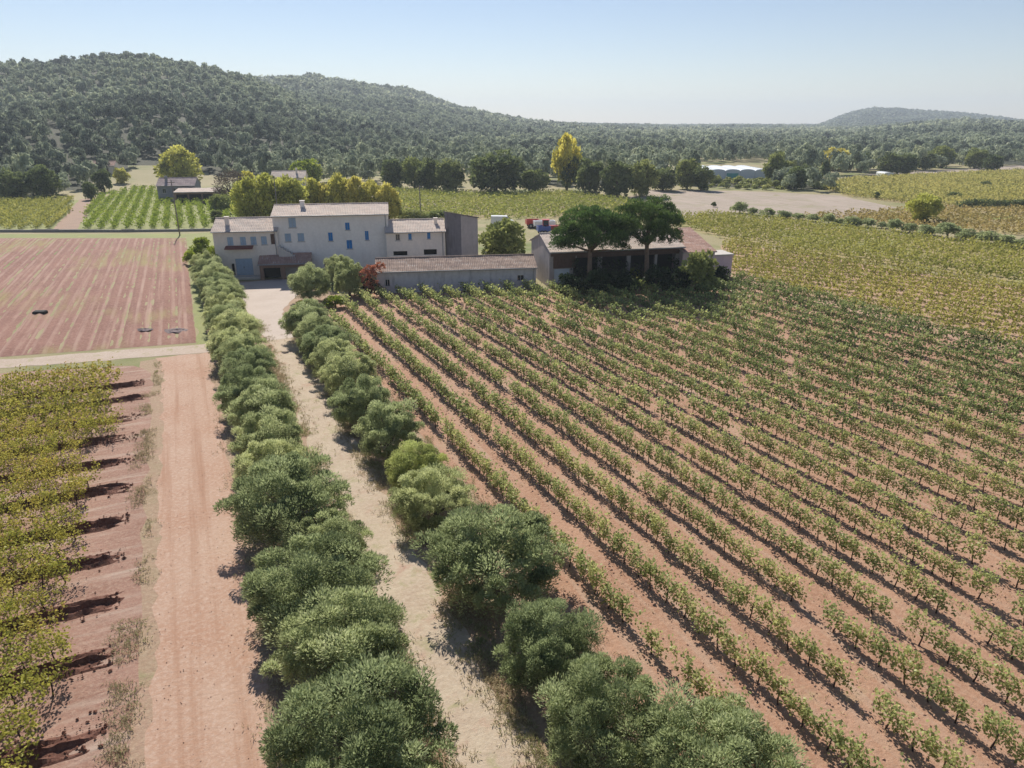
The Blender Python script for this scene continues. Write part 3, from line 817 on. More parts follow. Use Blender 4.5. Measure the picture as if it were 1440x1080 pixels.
def row_x(k, y): return R0 + RS * k + RK * y
vines = []                                     # (depth, x, y, row, field)
def vine_back(x):                              # far end of the big vineyard
    return np.interp(x, [12, 17, 38, 44, 50, 58, 66, 70], [74, 85.5, 80, 75.5, 74, 72.5, 73.5, 73])
for k in range(22):
    y = 3.0 + random.uniform(0, 1)
    while True:
        y += 1.08
        x = row_x(k, y)
        if y > vine_back(x) - 0.6: break
        if k == 0 and 16.5 < y < 20 and random.random() < 0.5: continue
        if random.random() < 0.05: continue
        vines.append((x + random.uniform(-.06, .06), y + random.uniform(-.12, .12), k, 'right'))
kk = 0
yy = 12.2
while yy < 65.5:
    x = -8.1 + 1.5 * (66 - yy) / 50 + random.uniform(-1.3, .4) + (0.8 if yy > 50 else 0)
    while x > -46:
        if random.random() > 0.04: vines.append((x + random.uniform(-.1, .1), yy + random.uniform(-.08, .08), kk, 'left'))
        x -= 1.05
    yy += 1.93; kk += 1
info = []
for v in vines:
    px, py, zc = project(v[0], v[1], 0.9)
    info.append((zc, px, py))
order = [i for i in range(len(vines)) if 5 < info[i][0] and -10 < info[i][1] < 1450 and info[i][2] < 1085]
def hidden_by_olive(x, y):
    """true where an olive crown stands between the camera and the vine"""
    for ox, oy, w, h in L_OL + R_OL:
        zz = 0.5 * h
        f = (CAM_H - zz) / (CAM_H - 0.9)
        if math.hypot(x * f - ox, y * f - oy) < 0.42 * w: return True
    return False
order = [i for i in order if not hidden_by_olive(vines[i][0], vines[i][1])]
order.sort(key=lambda i: info[i][0])
near = set(order[:296])
ORDL = ["first"] + ORD[1:]
ORDL += ["twenty-sixth", "twenty-seventh", "twenty-eighth", "twenty-ninth", "thirtieth"] + [f"thirty-{w}" for w in ORDL[:9]] + ["fortieth"] + [f"forty-{w}" for w in ORDL[:9]]
lrow_seen = sorted({vines[i][2] for i in near if vines[i][3] == 'left'})
rank = {}
for f_, keyf in (('right', lambda i: vines[i][1]), ('left', lambda i: -vines[i][0])):
    byrow = {}
    for i in near:
        if vines[i][3] == f_: byrow.setdefault(vines[i][2], []).append(i)
    for r_, lst in byrow.items():
        for j, i in enumerate(sorted(lst, key=keyf)): rank[i] = j
for i in sorted(near):
    x, y, k, f_ = vines[i]
    j = rank[i]
    if f_ == 'right':
        fol, tr = random.choice(GREEN_V)
        o = thing("grapevine", f"green vine, {ORDL[j]} plant up from the picture's edge, {ORDL[k]} row from the olives", "grapevine", (x, y, 0), -RK + (PI if random.random() < .5 else 0), "nearest grapevines of the big vineyard", (1, 1, random.uniform(0.82, 1.15)))
    else:
        fol, tr = random.choice(YEL_V)
        o = thing("grapevine", f"yellowing vine, {ORDL[j]} plant from the track, {ORDL[lrow_seen.index(k)]} row up in the left vineyard", "grapevine", (x, y, 0), PI / 2 + (PI if random.random() < .5 else 0), "nearest grapevines of the left vineyard", (1, 1, random.uniform(0.85, 1.15)))
    put("trunk", tr, o); put("foliage", fol, o)

def bake(name, label, protos_, pts, rz, sc, mats, tint_sd=0.12, lean=None):
    """many copies of leaf clusters as one object; pts (n,3), rz (n), sc (n,3)"""
    Vs, ts = [], []
    ch = rng.integers(0, len(protos_), len(pts))
    for k, (V, t) in enumerate(protos_):
        ix = np.nonzero(ch == k)[0]
        if not len(ix): continue
        c, s = np.cos(rz[ix])[:, None, None], np.sin(rz[ix])[:, None, None]
        W = V[None] * sc[ix][:, None, None, :]
        X = W[..., 0] * c - W[..., 1] * s; Y = W[..., 0] * s + W[..., 1] * c
        out = np.stack([X, Y, W[..., 2]], -1) + pts[ix][:, None, None, :]
        Vs.append(out.reshape(-1, 4, 3))
        off = rng.normal(0, tint_sd, len(ix))
        ts.append(np.clip(t[None] + off[:, None], 0.02, 0.98).ravel())
    V = np.concatenate(Vs); t = np.concatenate(ts)
    o = put(name, quad_mesh(name, V, t, mats))
    return tag(o, label, kind="stuff")

def trunk_quads(hgt=0.7, w=0.07):
    a = np.array([[[-w / 2, 0, 0], [w / 2, 0, 0], [w / 2, 0, hgt], [-w / 2, 0, hgt]], [[0, -w / 2, 0], [0, w / 2, 0], [0, w / 2, hgt], [0, -w / 2, hgt]]], float)
    return a

def vine_stuff(name, label, sel, mat, lods, hgt, wid, low, rot):
    """the vines past the nearest 300, one object; foliage and stems"""
    P = np.array([[v[0], v[1], 0] for v in sel])
    d = np.hypot(P[:, 0], P[:, 1])
    Vs, ts, ms = [], [], []
    lo = 0
    for dist, nl, sz in lods:
        m = (d >= lo) & (d < dist); lo = dist
        if not m.any(): continue
        pr = [vine_proto(nl, sz, mat, hgt, wid, low) for _ in range(6)]
        n = int(m.sum()); ch = rng.integers(0, 6, n); Pm = P[m]
        flip = rng.random(n) < 0.5
        hs = rng.uniform(0.8, 1.15, n); off = rng.normal(0, 0.09, n)
        patch = (_vnoise(Pm[:, 0], Pm[:, 1], 14) - 0.5) * 0.25
        tq = trunk_quads()
        for k, (V, t) in enumerate(pr):
            ix = np.nonzero(ch == k)[0]
            a = rot + np.where(flip[ix], PI, 0.0)
            c, s = np.cos(a)[:, None, None], np.sin(a)[:, None, None]
            for W, tt, mi in ((V, t, 0), (tq, np.full(2, 0.3), 1)):
                if mi == 1 and dist > 75: continue
                WW = W[None] * np.stack([np.ones(len(ix)), np.ones(len(ix)), hs[ix]], 1)[:, None, None, :]
                X = WW[..., 0] * c - WW[..., 1] * s; Y = WW[..., 0] * s + WW[..., 1] * c
                o = np.stack([X, Y, WW[..., 2]], -1) + Pm[ix][:, None, None, :]
                Vs.append(o.reshape(-1, 4, 3))
                ts.append(np.clip(tt[None] + (off[ix] + patch[ix])[:, None], 0.02, 0.98).ravel())
                ms.append(np.full(len(ts[-1]), mi))
    o = put(name, quad_mesh(name, np.concatenate(Vs), np.concatenate(ts), [M[mat], M['vine_bark']], np.concatenate(ms)))
    return tag(o, label, kind="stuff")

def in_view(x, y, m=90):
    px, py, zc = project(x, y, 0.5)
    return zc > 4 and -m - 140 < px < 1440 + m + 140 and py < 1080 + 220
rest_r = [v for i, v in enumerate(vines) if i not in near and v[3] == 'right' and in_view(v[0], v[1])]
rest_l = [v for i, v in enumerate(vines) if i not in near and v[3] == 'left' and in_view(v[0], v[1])]
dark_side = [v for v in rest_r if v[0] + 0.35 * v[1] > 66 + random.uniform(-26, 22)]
ds = set(map(id, dark_side))
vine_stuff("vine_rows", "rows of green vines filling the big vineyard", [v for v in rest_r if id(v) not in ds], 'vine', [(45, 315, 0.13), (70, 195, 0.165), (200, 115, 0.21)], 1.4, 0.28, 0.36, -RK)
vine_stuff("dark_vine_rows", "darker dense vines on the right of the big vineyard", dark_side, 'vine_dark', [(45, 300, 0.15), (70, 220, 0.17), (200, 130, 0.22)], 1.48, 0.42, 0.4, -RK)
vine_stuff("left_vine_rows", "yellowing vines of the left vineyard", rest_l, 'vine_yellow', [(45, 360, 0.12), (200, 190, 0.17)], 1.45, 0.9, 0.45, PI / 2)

def field_vines(name, label, poly, ang, spacing, step, mat, nl, size, hgt, wid, low, gap=0.03):
    """vines of a distant field in rows at angle ang (clockwise from +Y)"""
    P = np.array(poly); c = P.mean(0)
    d = np.array([math.sin(ang), math.cos(ang)]); n = np.array([d[1], -d[0]])
    Lm = np.abs((P - c) @ d).max() + 2; Wm = np.abs((P - c) @ n).max() + 2
    pts = []
    for w in np.arange(-Wm, Wm, spacing):
        s = np.arange(-Lm, Lm, step) + rng.uniform(-.2, .2)
        q_ = c + n * w + d * s[:, None] + rng.normal(0, 0.07, (len(s), 2))
        pts.append(q_)
    q_ = np.concatenate(pts)
    q_ = q_[pip(q_[:, 0], q_[:, 1], poly) & (rng.random(len(q_)) > gap)]
    keep = [in_view(*k) for k in q_]
    q_ = q_[np.array(keep)]
    vine_stuff(name, label, [tuple(k) for k in q_], mat, [(75, nl * 2, size * 0.75), (5000, nl, size)], hgt, wid, low, -ang)

field_vines("far_left_vines", "rows of vines in the far left vineyard", lv_poly, 0.0, 2.4, 1.1, 'vine_far', 30, 0.36, 1.5, 0.5, 0.3)
field_vines("lime_vines", "rows of bright green vines behind the ploughed field", mv_poly, 0.0, 2.4, 1.1, 'vine_lime', 34, 0.36, 1.5, 0.55, 0.25)
field_vines("back_vines", "vines of the green vineyard behind the house", back_poly, math.radians(40), 2.2, 1.1, 'vine_far', 26, 0.42, 1.4, 0.8, 0.2)
field_vines("right_vines", "yellow-green vines right of the barn", rt_poly, math.radians(-15.4), 2.5, 1.0, 'vine_far', 40, 0.32, 1.4, 0.5, 0.25)
field_vines("striped_vines", "vines on pink soil beside the big vineyard", st_poly, math.radians(-29), 2.7, 1.0, 'vine_far', 60, 0.26, 1.3, 0.42, 0.3, 0.05)
field_vines("yellow_vines", "vines of the far yellow vineyard", yel_poly, math.radians(-20), 2.4, 1.3, 'vine_gold', 22, 0.55, 1.5, 1.0, 0.2)
field_vines("ochre_vines", "vines of the ochre vineyard behind the hedgerow", och_poly, math.radians(-20), 2.4, 1.3, 'vine_ochre', 18, 0.5, 1.2, 0.7, 0.2, 0.15)

# tilled strips between every second pair of rows in the left vineyard, standing proud of the soil; their dark colour includes row shade
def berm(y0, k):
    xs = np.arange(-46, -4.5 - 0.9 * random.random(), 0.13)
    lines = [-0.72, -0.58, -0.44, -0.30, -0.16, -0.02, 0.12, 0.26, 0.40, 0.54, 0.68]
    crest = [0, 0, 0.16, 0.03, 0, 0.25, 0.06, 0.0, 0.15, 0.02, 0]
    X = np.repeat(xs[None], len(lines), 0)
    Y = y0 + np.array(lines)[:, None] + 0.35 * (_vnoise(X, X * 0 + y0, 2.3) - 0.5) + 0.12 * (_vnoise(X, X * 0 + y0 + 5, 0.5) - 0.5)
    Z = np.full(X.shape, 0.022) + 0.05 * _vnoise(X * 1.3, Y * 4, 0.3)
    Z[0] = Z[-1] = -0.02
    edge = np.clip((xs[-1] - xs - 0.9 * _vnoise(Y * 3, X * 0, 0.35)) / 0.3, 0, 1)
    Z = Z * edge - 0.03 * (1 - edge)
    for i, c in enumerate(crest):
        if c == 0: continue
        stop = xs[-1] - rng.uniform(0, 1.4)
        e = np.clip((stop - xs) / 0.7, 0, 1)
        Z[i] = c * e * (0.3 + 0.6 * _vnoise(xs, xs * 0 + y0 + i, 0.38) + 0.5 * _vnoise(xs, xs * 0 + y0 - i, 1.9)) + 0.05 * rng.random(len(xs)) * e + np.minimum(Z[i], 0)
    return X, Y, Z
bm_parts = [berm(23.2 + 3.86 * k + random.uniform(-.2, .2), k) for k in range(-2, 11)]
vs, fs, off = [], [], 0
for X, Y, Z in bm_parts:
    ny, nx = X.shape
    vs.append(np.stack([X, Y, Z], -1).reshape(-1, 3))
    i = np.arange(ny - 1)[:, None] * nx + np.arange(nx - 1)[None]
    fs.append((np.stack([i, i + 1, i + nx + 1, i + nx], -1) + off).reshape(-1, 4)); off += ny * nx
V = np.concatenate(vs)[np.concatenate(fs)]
tag(put("tilled_soil", quad_mesh("tilled_soil", V, np.zeros(len(V)), berm_m)), "tilled soil strips darkened with painted shade in the left vineyard", kind="stuff")

# clods and stones
def lumps(name, label, pts, rad, mat):
    base = np.array([[1, 0, 0], [-1, 0, 0], [0, 1, 0], [0, -1, 0], [0, 0, 1], [0, 0, -0.4]], float)
    tri = np.array([[0, 2, 4], [2, 1, 4], [1, 3, 4], [3, 0, 4]])
    n = len(pts)
    v = base[None] * rng.uniform(0.6, 1.3, (n, 6, 1)) * rad[:, None, None]
    a = rng.random(n) * 6.28; c, s = np.cos(a)[:, None], np.sin(a)[:, None]
    x = v[..., 0] * c - v[..., 1] * s; y = v[..., 0] * s + v[..., 1] * c
    v = np.stack([x, y, v[..., 2] * 0.7], -1) + pts[:, None, :]
    tag(put(name, quad_mesh(name, v[:, tri].reshape(-1, 3, 3), np.zeros(n * 4), mat, None, 3)), label, kind="stuff")
n = 9000
p_ = np.stack([rng.uniform(12.8, 62, n), rng.uniform(4, 55, n), np.full(n, 0.02)], 1)
lumps("soil_clods", "small clods scattered over the vineyard soil", p_, rng.uniform(0.02, 0.075, n), M['clod'])
n = 9000
ys = 23.2 + 3.86 * rng.integers(-2, 11, n) + rng.normal(0.0, 0.38, n)
p_ = np.stack([-5.2 - rng.random(n) ** 1.4 * 26, ys, np.full(n, 0.05)], 1)
lumps("tilled_clods", "dark clods on the tilled strips", p_, 0.02 + 0.09 * rng.random(n) ** 3, M['clod_dark'])
n = 700
p_ = np.stack([rng.uniform(-3.8, 0.2, n), rng.uniform(12, 66, n), np.full(n, 0.022)], 1)
lumps("track_stones", "small stones on the dirt track", p_, rng.uniform(0.012, 0.03, n), M['clod'])

# dry grass along the paths and verges
def tufts(name, label, x, y, hgt, mat, blades=5):
    n = len(x) * blades
    P = np.stack([np.repeat(x, blades), np.repeat(y, blades), np.full(n, 0.01)], 1)
    P[:, :2] += rng.normal(0, 0.06, (n, 2))
    D = unit(rdir(n) * 0.8 + np.array([0, 0, 0.9])); D[:, 2] = np.abs(D[:, 2])
    V = diamonds(P, D, hgt * rng.uniform(0.5, 1.4, n), 0.03 + 0 * P[:, 0])
    t = np.clip(np.repeat(0.25 + 0.75 * _vnoise(x, y, 2.2), blades) + rng.normal(0, 0.15, n), 0.02, 0.98)
    tag(put(name, quad_mesh(name, V, t, M[mat])), label, kind="stuff")
n = 15000
x = 6.6 + np.sign(rng.normal(size=n)) * np.abs(rng.normal(1.7, 0.5, n)); y = 11 + 65 * rng.random(n) ** 1.4
k = _vnoise(x, y, 1.6) > 0.38
x2 = np.concatenate([rng.normal(-4.7, 0.35, 3200), rng.normal(0.7, 0.5, 2200), rng.normal(12.3, 0.5, 2600)])
y2 = 11 + 56 * rng.random(len(x2)) ** 1.3
k2 = _vnoise(x2, y2, 1.3) > 0.48
tufts("dry_grass", "dry straw-coloured grass along the paths", np.concatenate([x[k], x2[k2]]), np.concatenate([y[k], y2[k2]]), 0.17, 'dry')

n = 5000
x = rng.uniform(13, 46, n); y = rng.uniform(7, 56, n); k = _vnoise(x * 1.5, y * 0.25, 1.4) > 0.62
tufts("vineyard_weeds", "low dry weeds scattered between the vine rows", x[k], y[k], 0.12, 'dry', 4)

# ---------------------------------------------------------------- woodland on the hills and the plain
def wood_proto(n_leaf, size, tall=1.0):
    nl = 6
    c = np.concatenate([rdir(nl) * np.array([0.5, 0.5, 0.28]) + np.array([0, 0, 0.62]), [[0, 0, 0.72]]])
    r = rng.uniform(0.3, 0.5, nl + 1)
    per = n_leaf // (nl + 1)
    P, Nn, tt = [], [], []
    for i in range(nl + 1):
        d = rdir(per); d[:, 2] = np.where(d[:, 2] < -0.3, -d[:, 2], d[:, 2])
        P.append(c[i] + d * r[i] * np.array([1, 1, 0.62]) * rng.uniform(0.75, 1.05, (per, 1))); Nn.append(d)
        tt.append(np.full(per, rng.normal(0.45, 0.12)))
    P, Nn, tt = np.concatenate(P), np.concatenate(Nn), np.concatenate(tt)
    D = unit((np.cross(Nn, rdir(len(P))) + 0.3 * Nn) * np.array([1, 1, 0.35]))
    V = diamonds(P - D * size * 0.5, D, size * rng.uniform(0.7, 1.3, len(P)), size * 0.75, Nn * 1.2 + np.array([0, 0, 0.5]))
    return V, np.clip(tt + rng.normal(0, 0.12, len(P)), 0.02, 0.98)

OPEN = [lv_poly, mv_poly, back_poly, fallow_poly, yel_poly, och_poly, pink_poly, rt_poly,
        pg((985, 270), (1092, 270), (1084, 243), (990, 243)), pg((1065, 212.5), (1110, 212.5), (1112, 208.5), (1062, 208.5)),
        pg((1238, 253), (1265, 253), (1265, 246), (1238, 246))]
def scatter(r0, r1, cell, half):
    area = (math.radians(2 * half) / 2) * (r1 * r1 - r0 * r0)
    n = int(area / (cell * cell) * 1.35)
    r = np.sqrt(rng.uniform(r0 * r0, r1 * r1, n))
    a = HEAD + np.radians(rng.uniform(-half, half, n))
    x, y = r * np.sin(a), r * np.cos(a)
    ix = np.floor(x / (cell * 0.8)).astype(int), np.floor(y / (cell * 0.8)).astype(int)
    _, u = np.unique(ix[0] * 100003 + ix[1], return_index=True)     # one tree per cell, so crowns do not pile up
    x, y = x[u], y[u]
    return x, y, terrain(x, y)

def woodland(name, label, r0, r1, cell, half, nleaf, size, rmin, rmax, hk, mat='forest', only=None):
    x, y, z = scatter(r0, r1, cell, half)
    if only is not None:
        k = pip(x, y, only) & (_vnoise(x, y, 12) > 0.3)
        x, y, z = x[k], y[k], z[k]
    r = np.hypot(x, y)
    az = np.degrees(np.arctan2(x, y)) - math.degrees(HEAD)
    keep = r > wood_edge(x, y)
    hill = z > 1.5
    cover = _vnoise(x, y, 55) * 0.6 + _vnoise(x + 9, y, 23) * 0.4
    keep &= hill | (az < 6) | (cover > 0.38)
    for p in OPEN: keep &= (~pip(x, y, p)) | (only is not None)
    x, y, z, hill = x[keep], y[keep], z[keep], hill[keep]
    n = len(x)
    s = rng.uniform(rmin, rmax, n) * (1 + 0.25 * (_vnoise(x, y, 90) - 0.5))
    h = s * rng.uniform(hk * 0.8, hk * 1.25, n)
    pr = [wood_proto(nleaf, size) for _ in range(7)]
    # broad drifts of lighter and darker species plus a spread from tree to tree
    drift = 0.42 * (_vnoise(x, y, 110) - 0.5) + 0.40 * (_vnoise(x, y, 40) - 0.5) + np.where(hill, 0.0, 0.2)
    Vs, ts = [], []
    ch = rng.integers(0, 7, n); rz = rng.random(n) * 6.28
    tone = drift + rng.normal(0, 0.15, n)
    for k, (V, t) in enumerate(pr):
        ix = np.nonzero(ch == k)[0]
        c, sn = np.cos(rz[ix])[:, None, None], np.sin(rz[ix])[:, None, None]
        X = (V[None, ..., 0] * c - V[None, ..., 1] * sn) * s[ix][:, None, None] + x[ix][:, None, None]
        Y = (V[None, ..., 0] * sn + V[None, ..., 1] * c) * s[ix][:, None, None] + y[ix][:, None, None]
        Z = V[None, ..., 2] * h[ix][:, None, None] + z[ix][:, None, None] - 0.3
        Vs.append(np.stack([X, Y, Z], -1).reshape(-1, 4, 3))
        ts.append(np.clip(t[None] + tone[ix][:, None], 0.02, 0.98).ravel())
    V = np.concatenate(Vs); t = np.concatenate(ts)
    print(name, n, len(V))
    tag(put(name, quad_mesh(name, V, t, M[mat])), label, kind="stuff")

woodland("near_woodland", "pine and oak wood on the lower hillside and the plain", 195, 520, 6.9, 44, 400, 0.21, 2.5, 4.4, 2.0)
woodland("scrub", "low yellowish scrub in front of the greenhouse", 170, 300, 3.2, 44, 120, 0.42, 1.0, 2.0, 1.1, 'light_broad', pg((935, 268), (1060, 271), (1180, 276), (1240, 268), (1190, 258), (1100, 254), (1000, 253)))
woodland("hill_woodland", "pine wood covering the left hill", 520, 1000, 6.8, 42, 130, 0.37, 2.9, 4.9, 1.75)
woodland("upper_woodland", "wood on the ridge behind the left hill", 1000, 1700, 9, 41, 50, 0.66, 4.2, 6.8, 1.4)
woodland("distant_woodland", "wood on the blue hill far to the right", 1700, 3500, 16, 40, 34, 0.8, 7, 11, 1.0, 'forest_far')

# ---------------------------------------------------------------- buildings
W_MAIN = stone_wall("main_wall_mat", (0.88, 0.83, 0.77), (0.83, 0.77, 0.71), (0.62, 0.57, 0.53), 0.35)
W_CREAM = stone_wall("cream_wall_mat", (0.84, 0.75, 0.66), (0.77, 0.69, 0.61), (0.60, 0.54, 0.50), 0.35)
W_GREY = stone_wall("grey_wall_mat", (0.46, 0.41, 0.39), (0.37, 0.33, 0.32), (0.18, 0.16, 0.16), 0.7)
W_SHED = stone_wall("shed_wall_mat", (0.60, 0.58, 0.58), (0.50, 0.48, 0.48), (0.20, 0.19, 0.20), 0.7)
W_LILAC = stone_wall("lilac_wall_mat", (0.68, 0.53, 0.56), (0.60, 0.46, 0.49), (0.46, 0.36, 0.38), 0.3)
W_BROWN = stone_wall("brown_wall_mat", (0.30, 0.19, 0.14), (0.24, 0.15, 0.11), (0.14, 0.09, 0.07), 0.5)
RT_PALE = roof_tiles("pale_tile_mat", (0.58, 0.49, 0.42), (0.51, 0.43, 0.37), (0.63, 0.51, 0.43))
RT_BROWN = roof_tiles("brown_tile_mat", (0.34, 0.25, 0.20), (0.27, 0.20, 0.17), (0.42, 0.31, 0.25))
RT_RED = roof_tiles("red_tile_mat", (0.40, 0.25, 0.20), (0.34, 0.21, 0.17), (0.45, 0.30, 0.24))
BLUE = plain("blue_shutter_mat", (0.04, 0.22, 0.52), 0.6, 0.12, 3)
GREYBLUE = plain("grey_blue_shutter_mat", (0.34, 0.44, 0.55), 0.6, 0.1, 3)
PALE = plain("pale_door_mat", (0.62, 0.68, 0.72), 0.6, 0.08, 2)
SILL = plain("stone_trim_mat", (0.52, 0.48, 0.44), 0.85, 0.1, 3)
GLASS = plain("pane_mat", (0.03, 0.04, 0.05), 0.12, 0.1, 1, spec=0.6)
ZINC = plain("zinc_mat", (0.30, 0.29, 0.29), 0.5, 0.15, 2)
WOODD = plain("dark_wood_mat", (0.13, 0.075, 0.055), 0.8, 0.25, 3)
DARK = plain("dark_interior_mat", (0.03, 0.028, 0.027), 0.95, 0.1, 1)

def tile_slope(mb, x0, x1, ya, za, yb_, zb, thick=0.10):
    """one roof slope from eave (ya, za) to ridge (yb, zb): corrugated rows of tiles over a slab"""
    nx = max(8, int((x1 - x0) / 0.115)); L = math.hypot(yb_ - ya, zb - za); ny = max(3, int(L / 0.45))
    base = len(mb.v)
    for j in range(ny + 1):
        for i in range(nx + 1):
            t = j / ny
            z = za + (zb - za) * t + 0.045 * (1 if i % 2 else -0.4) + random.uniform(-.012, .012) + 0.02 * math.sin(i * .21 + j) - (0.02 if j % 2 else 0)
            mb.v.append((x0 + (x1 - x0) * i / nx, ya + (yb_ - ya) * t, z))
    for j in range(ny):
        for i in range(nx):
            a = base + j * (nx + 1) + i
            mb.f.append((a, a + 1, a + nx + 2, a + nx + 1)); mb.mi.append(0)
    mb.prism([(ya, za - thick - 0.04), (ya, za - 0.04), (yb_, zb - 0.04), (yb_, zb - thick - 0.04)], x0 + 0.02, x1 - 0.02, 1)

def building(name, label, px, base, rot, w, d, h, rise, wall, roof, openings=(), over=0.35, mono=False, cat="building", chimneys=(), loc=None, flat=False, hit_z=False):
    """gabled house: front at y = 0 facing the camera, ridge parallel to it. openings: kind, x, z, w, h"""
    if loc is None:
        if hit_z: x, y, z, _ = hit(px, base)
        else: (x, y), z = g(px, base), 0.0
        loc = (x, y, z)
    o = thing(name, label, cat, loc, math.radians(rot))
    mb = MB()
    xs = sorted({0.0, w, *[q_[1] for q_ in openings], *[q_[1] + q_[3] for q_ in openings]})
    zs = sorted({0.0, h, *[q_[2] for q_ in openings], *[q_[2] + q_[4] for q_ in openings]})
    for a, b in zip(xs, xs[1:]):
        for c, e in zip(zs, zs[1:]):
            mx, mz = (a + b) / 2, (c + e) / 2
            if any(q_[1] < mx < q_[1] + q_[3] and q_[2] < mz < q_[2] + q_[4] for q_ in openings): continue
            mb.face((a, 0, c), (b, 0, c), (b, 0, e), (a, 0, e))
    RV = 0.32
    for k_, x, z, ow, oh in openings:
        mb.face((x, 0, z), (x, RV, z), (x, RV, z + oh), (x, 0, z + oh))
        mb.face((x + ow, 0, z), (x + ow, 0, z + oh), (x + ow, RV, z + oh), (x + ow, RV, z))
        mb.face((x, 0, z + oh), (x, RV, z + oh), (x + ow, RV, z + oh), (x + ow, 0, z + oh))
        mb.face((x, 0, z), (x + ow, 0, z), (x + ow, RV, z), (x, RV, z))
    if flat:
        prof = [(0, 0), (d, 0), (d, h), (0, h)]
    elif mono:
        prof = [(0, 0), (d, 0), (d, h + rise), (0, h)]
    else:
        prof = [(0, 0), (d, 0), (d, h), (d / 2, h + rise), (0, h)]
    for x in (0, w):
        mb.face(*[(x, a, b) for a, b in (prof if x else prof[::-1])])
    mb.face((0, d, 0), (0, d, prof[2][1]), (w, d, prof[2][1]), (w, d, 0))
    mb.build("wall", wall, o)
    # roof
    rb = MB()
    if flat:
        rb.box(-0.12, -0.12, h + 0.002, w + 0.12, d + 0.12, h + 0.18)
        ro = rb.build("roof", [roof], o)
    else:
        sl = rise / (d if mono else d / 2)
        e0 = h + 0.16 - over * sl
        if mono:
            tile_slope(rb, -0.15, w + 0.15, -over, e0, d + 0.2, h + 0.16 + rise + 0.2 * sl)
        else:
            tile_slope(rb, -0.15, w + 0.15, -over, e0, d / 2, h + 0.16 + rise)
            tile_slope(rb, -0.15, w + 0.15, d + over, e0, d / 2, h + 0.16 + rise)
            rb.tube([(-0.15, d / 2, h + rise + 0.17), (w + 0.15, d / 2, h + rise + 0.17)], [0.11, 0.11], 8)
        ro = rb.build("roof", [roof, SILL], o)
    if not flat and w > 6.5:
        gb = MB().tube([(-0.15, -over - 0.06, e0 - 0.07), (w + 0.15, -over - 0.06, e0 - 0.07)], [0.07, 0.07], 8)
        gu = gb.build("gutter", ZINC, o)
        MB().tube([(w - 0.35, -over - 0.06, e0 - 0.14), (w - 0.35, -0.1, e0 - 0.5), (w - 0.35, -0.08, 0.0)], [0.05, 0.05, 0.05], 7).build("drainpipe", ZINC, gu)
    for cx_, cy_, cw, ctop in chimneys:
        cb = MB()
        zb = h + rise * min(1, cy_ / (d / 2)) - 0.1
        cb.box(cx_ - cw / 2, cy_ - cw / 2, zb, cx_ + cw / 2, cy_ + cw / 2, ctop)
        cb.box(cx_ - cw / 2 - .07, cy_ - cw / 2 - .07, ctop + .003, cx_ + cw / 2 + .07, cy_ + cw / 2 + .07, ctop + .1)
        cb.build("chimney", wall, ro)
    for kind, x, z, ow, oh in openings:
        if kind in ("blue", "greyblue", "pane"):
            f = MB()
            f.box(x - 0.10, -0.04, z - 0.12, x + ow + 0.10, 0.06, z - 0.003)
            f.box(x + 0.003, 0.20, z + 0.003, x + 0.07, 0.27, z + oh - 0.003); f.box(x + ow - 0.07, 0.20, z + 0.003, x + ow - 0.003, 0.27, z + oh - 0.003)
            f.box(x + 0.07, 0.20, z + oh - 0.07, x + ow - 0.07, 0.27, z + oh - 0.003); f.box(x + ow / 2 - 0.03, 0.21, z + 0.003, x + ow / 2 + 0.03, 0.26, z + oh - 0.07)
            wi = f.build("window", SILL, o)
            MB().box(x + 0.02, 0.285, z + 0.01, x + ow - 0.02, 0.30, z + oh - 0.01).build("pane", GLASS, wi)
            if kind != "pane":
                for s in (0, 1):
                    sh = MB(); a = x + 0.02 + s * (ow / 2); b = a + ow / 2 - 0.04
                    sh.box(a, 0.06, z + 0.02, b, 0.10, z + oh - 0.02)
                    for t_ in (0.2, 0.78): sh.box(a + .03, 0.035, z + oh * t_, b - .03, 0.057, z + oh * t_ + 0.09)
                    sh.build("shutter", BLUE if kind == "blue" else GREYBLUE, wi)
        elif kind in ("door", "bluedoor", "paledoor"):
            m = {"door": WOODD, "bluedoor": GREYBLUE, "paledoor": PALE}[kind]
            f = MB(); f.box(x + 0.01, 0.16, z + 0.02, x + ow - 0.01, 0.22, z + oh - 0.01)
            nb = max(2, int(ow / 0.5))
            for i in range(nb): f.box(x + 0.03 + i * (ow - .06) / nb, 0.135, z + 0.05, x + 0.03 + (i + 1) * (ow - .06) / nb - 0.03, 0.158, z + oh - 0.05)
            dr = f.build("door", m, o)
            MB().box(x + ow * .44, 0.09, z + 1.0, x + ow * .47, 0.134, z + 1.18).build("handle", DARK, dr)
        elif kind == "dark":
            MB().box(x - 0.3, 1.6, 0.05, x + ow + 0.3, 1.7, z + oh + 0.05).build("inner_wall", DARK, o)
    return o

ROT = -15.0
s = 0.0995
mx = lambda p: (p - 392) * s
mz = lambda p: (388 - p) * s
main = building("farmhouse", "tall stone farmhouse with bright blue shutters and a long pale roof", 392, 388, ROT, 15.4, 7.6, 8.1, 0.95, W_MAIN, RT_PALE,
    [("greyblue", mx(413), mz(322), 0.95, 1.3), ("greyblue", mx(406), mz(341), 0.8, 1.1), ("greyblue", mx(423), mz(341), 0.85, 1.1),
     ("blue", mx(464), mz(341.5), 0.6, 1.15), ("blue", mx(488), mz(327), 0.6, 1.0), ("blue", mx(488), mz(353), 0.75, 1.2), ("blue", mx(514), mz(341.5), 0.5, 1.25),
     ("door", mx(455), 0.0, 1.1, 2.1)],
    chimneys=[(mx(430), 2.9, 0.55, 9.75)])
fl = MB()
for i in range(9): fl.box(0.5 + 0.3 * i, -1.15, 0.05, 0.8 + 0.3 * i - 0.003, -0.01, 4.2 - 0.2 * i)
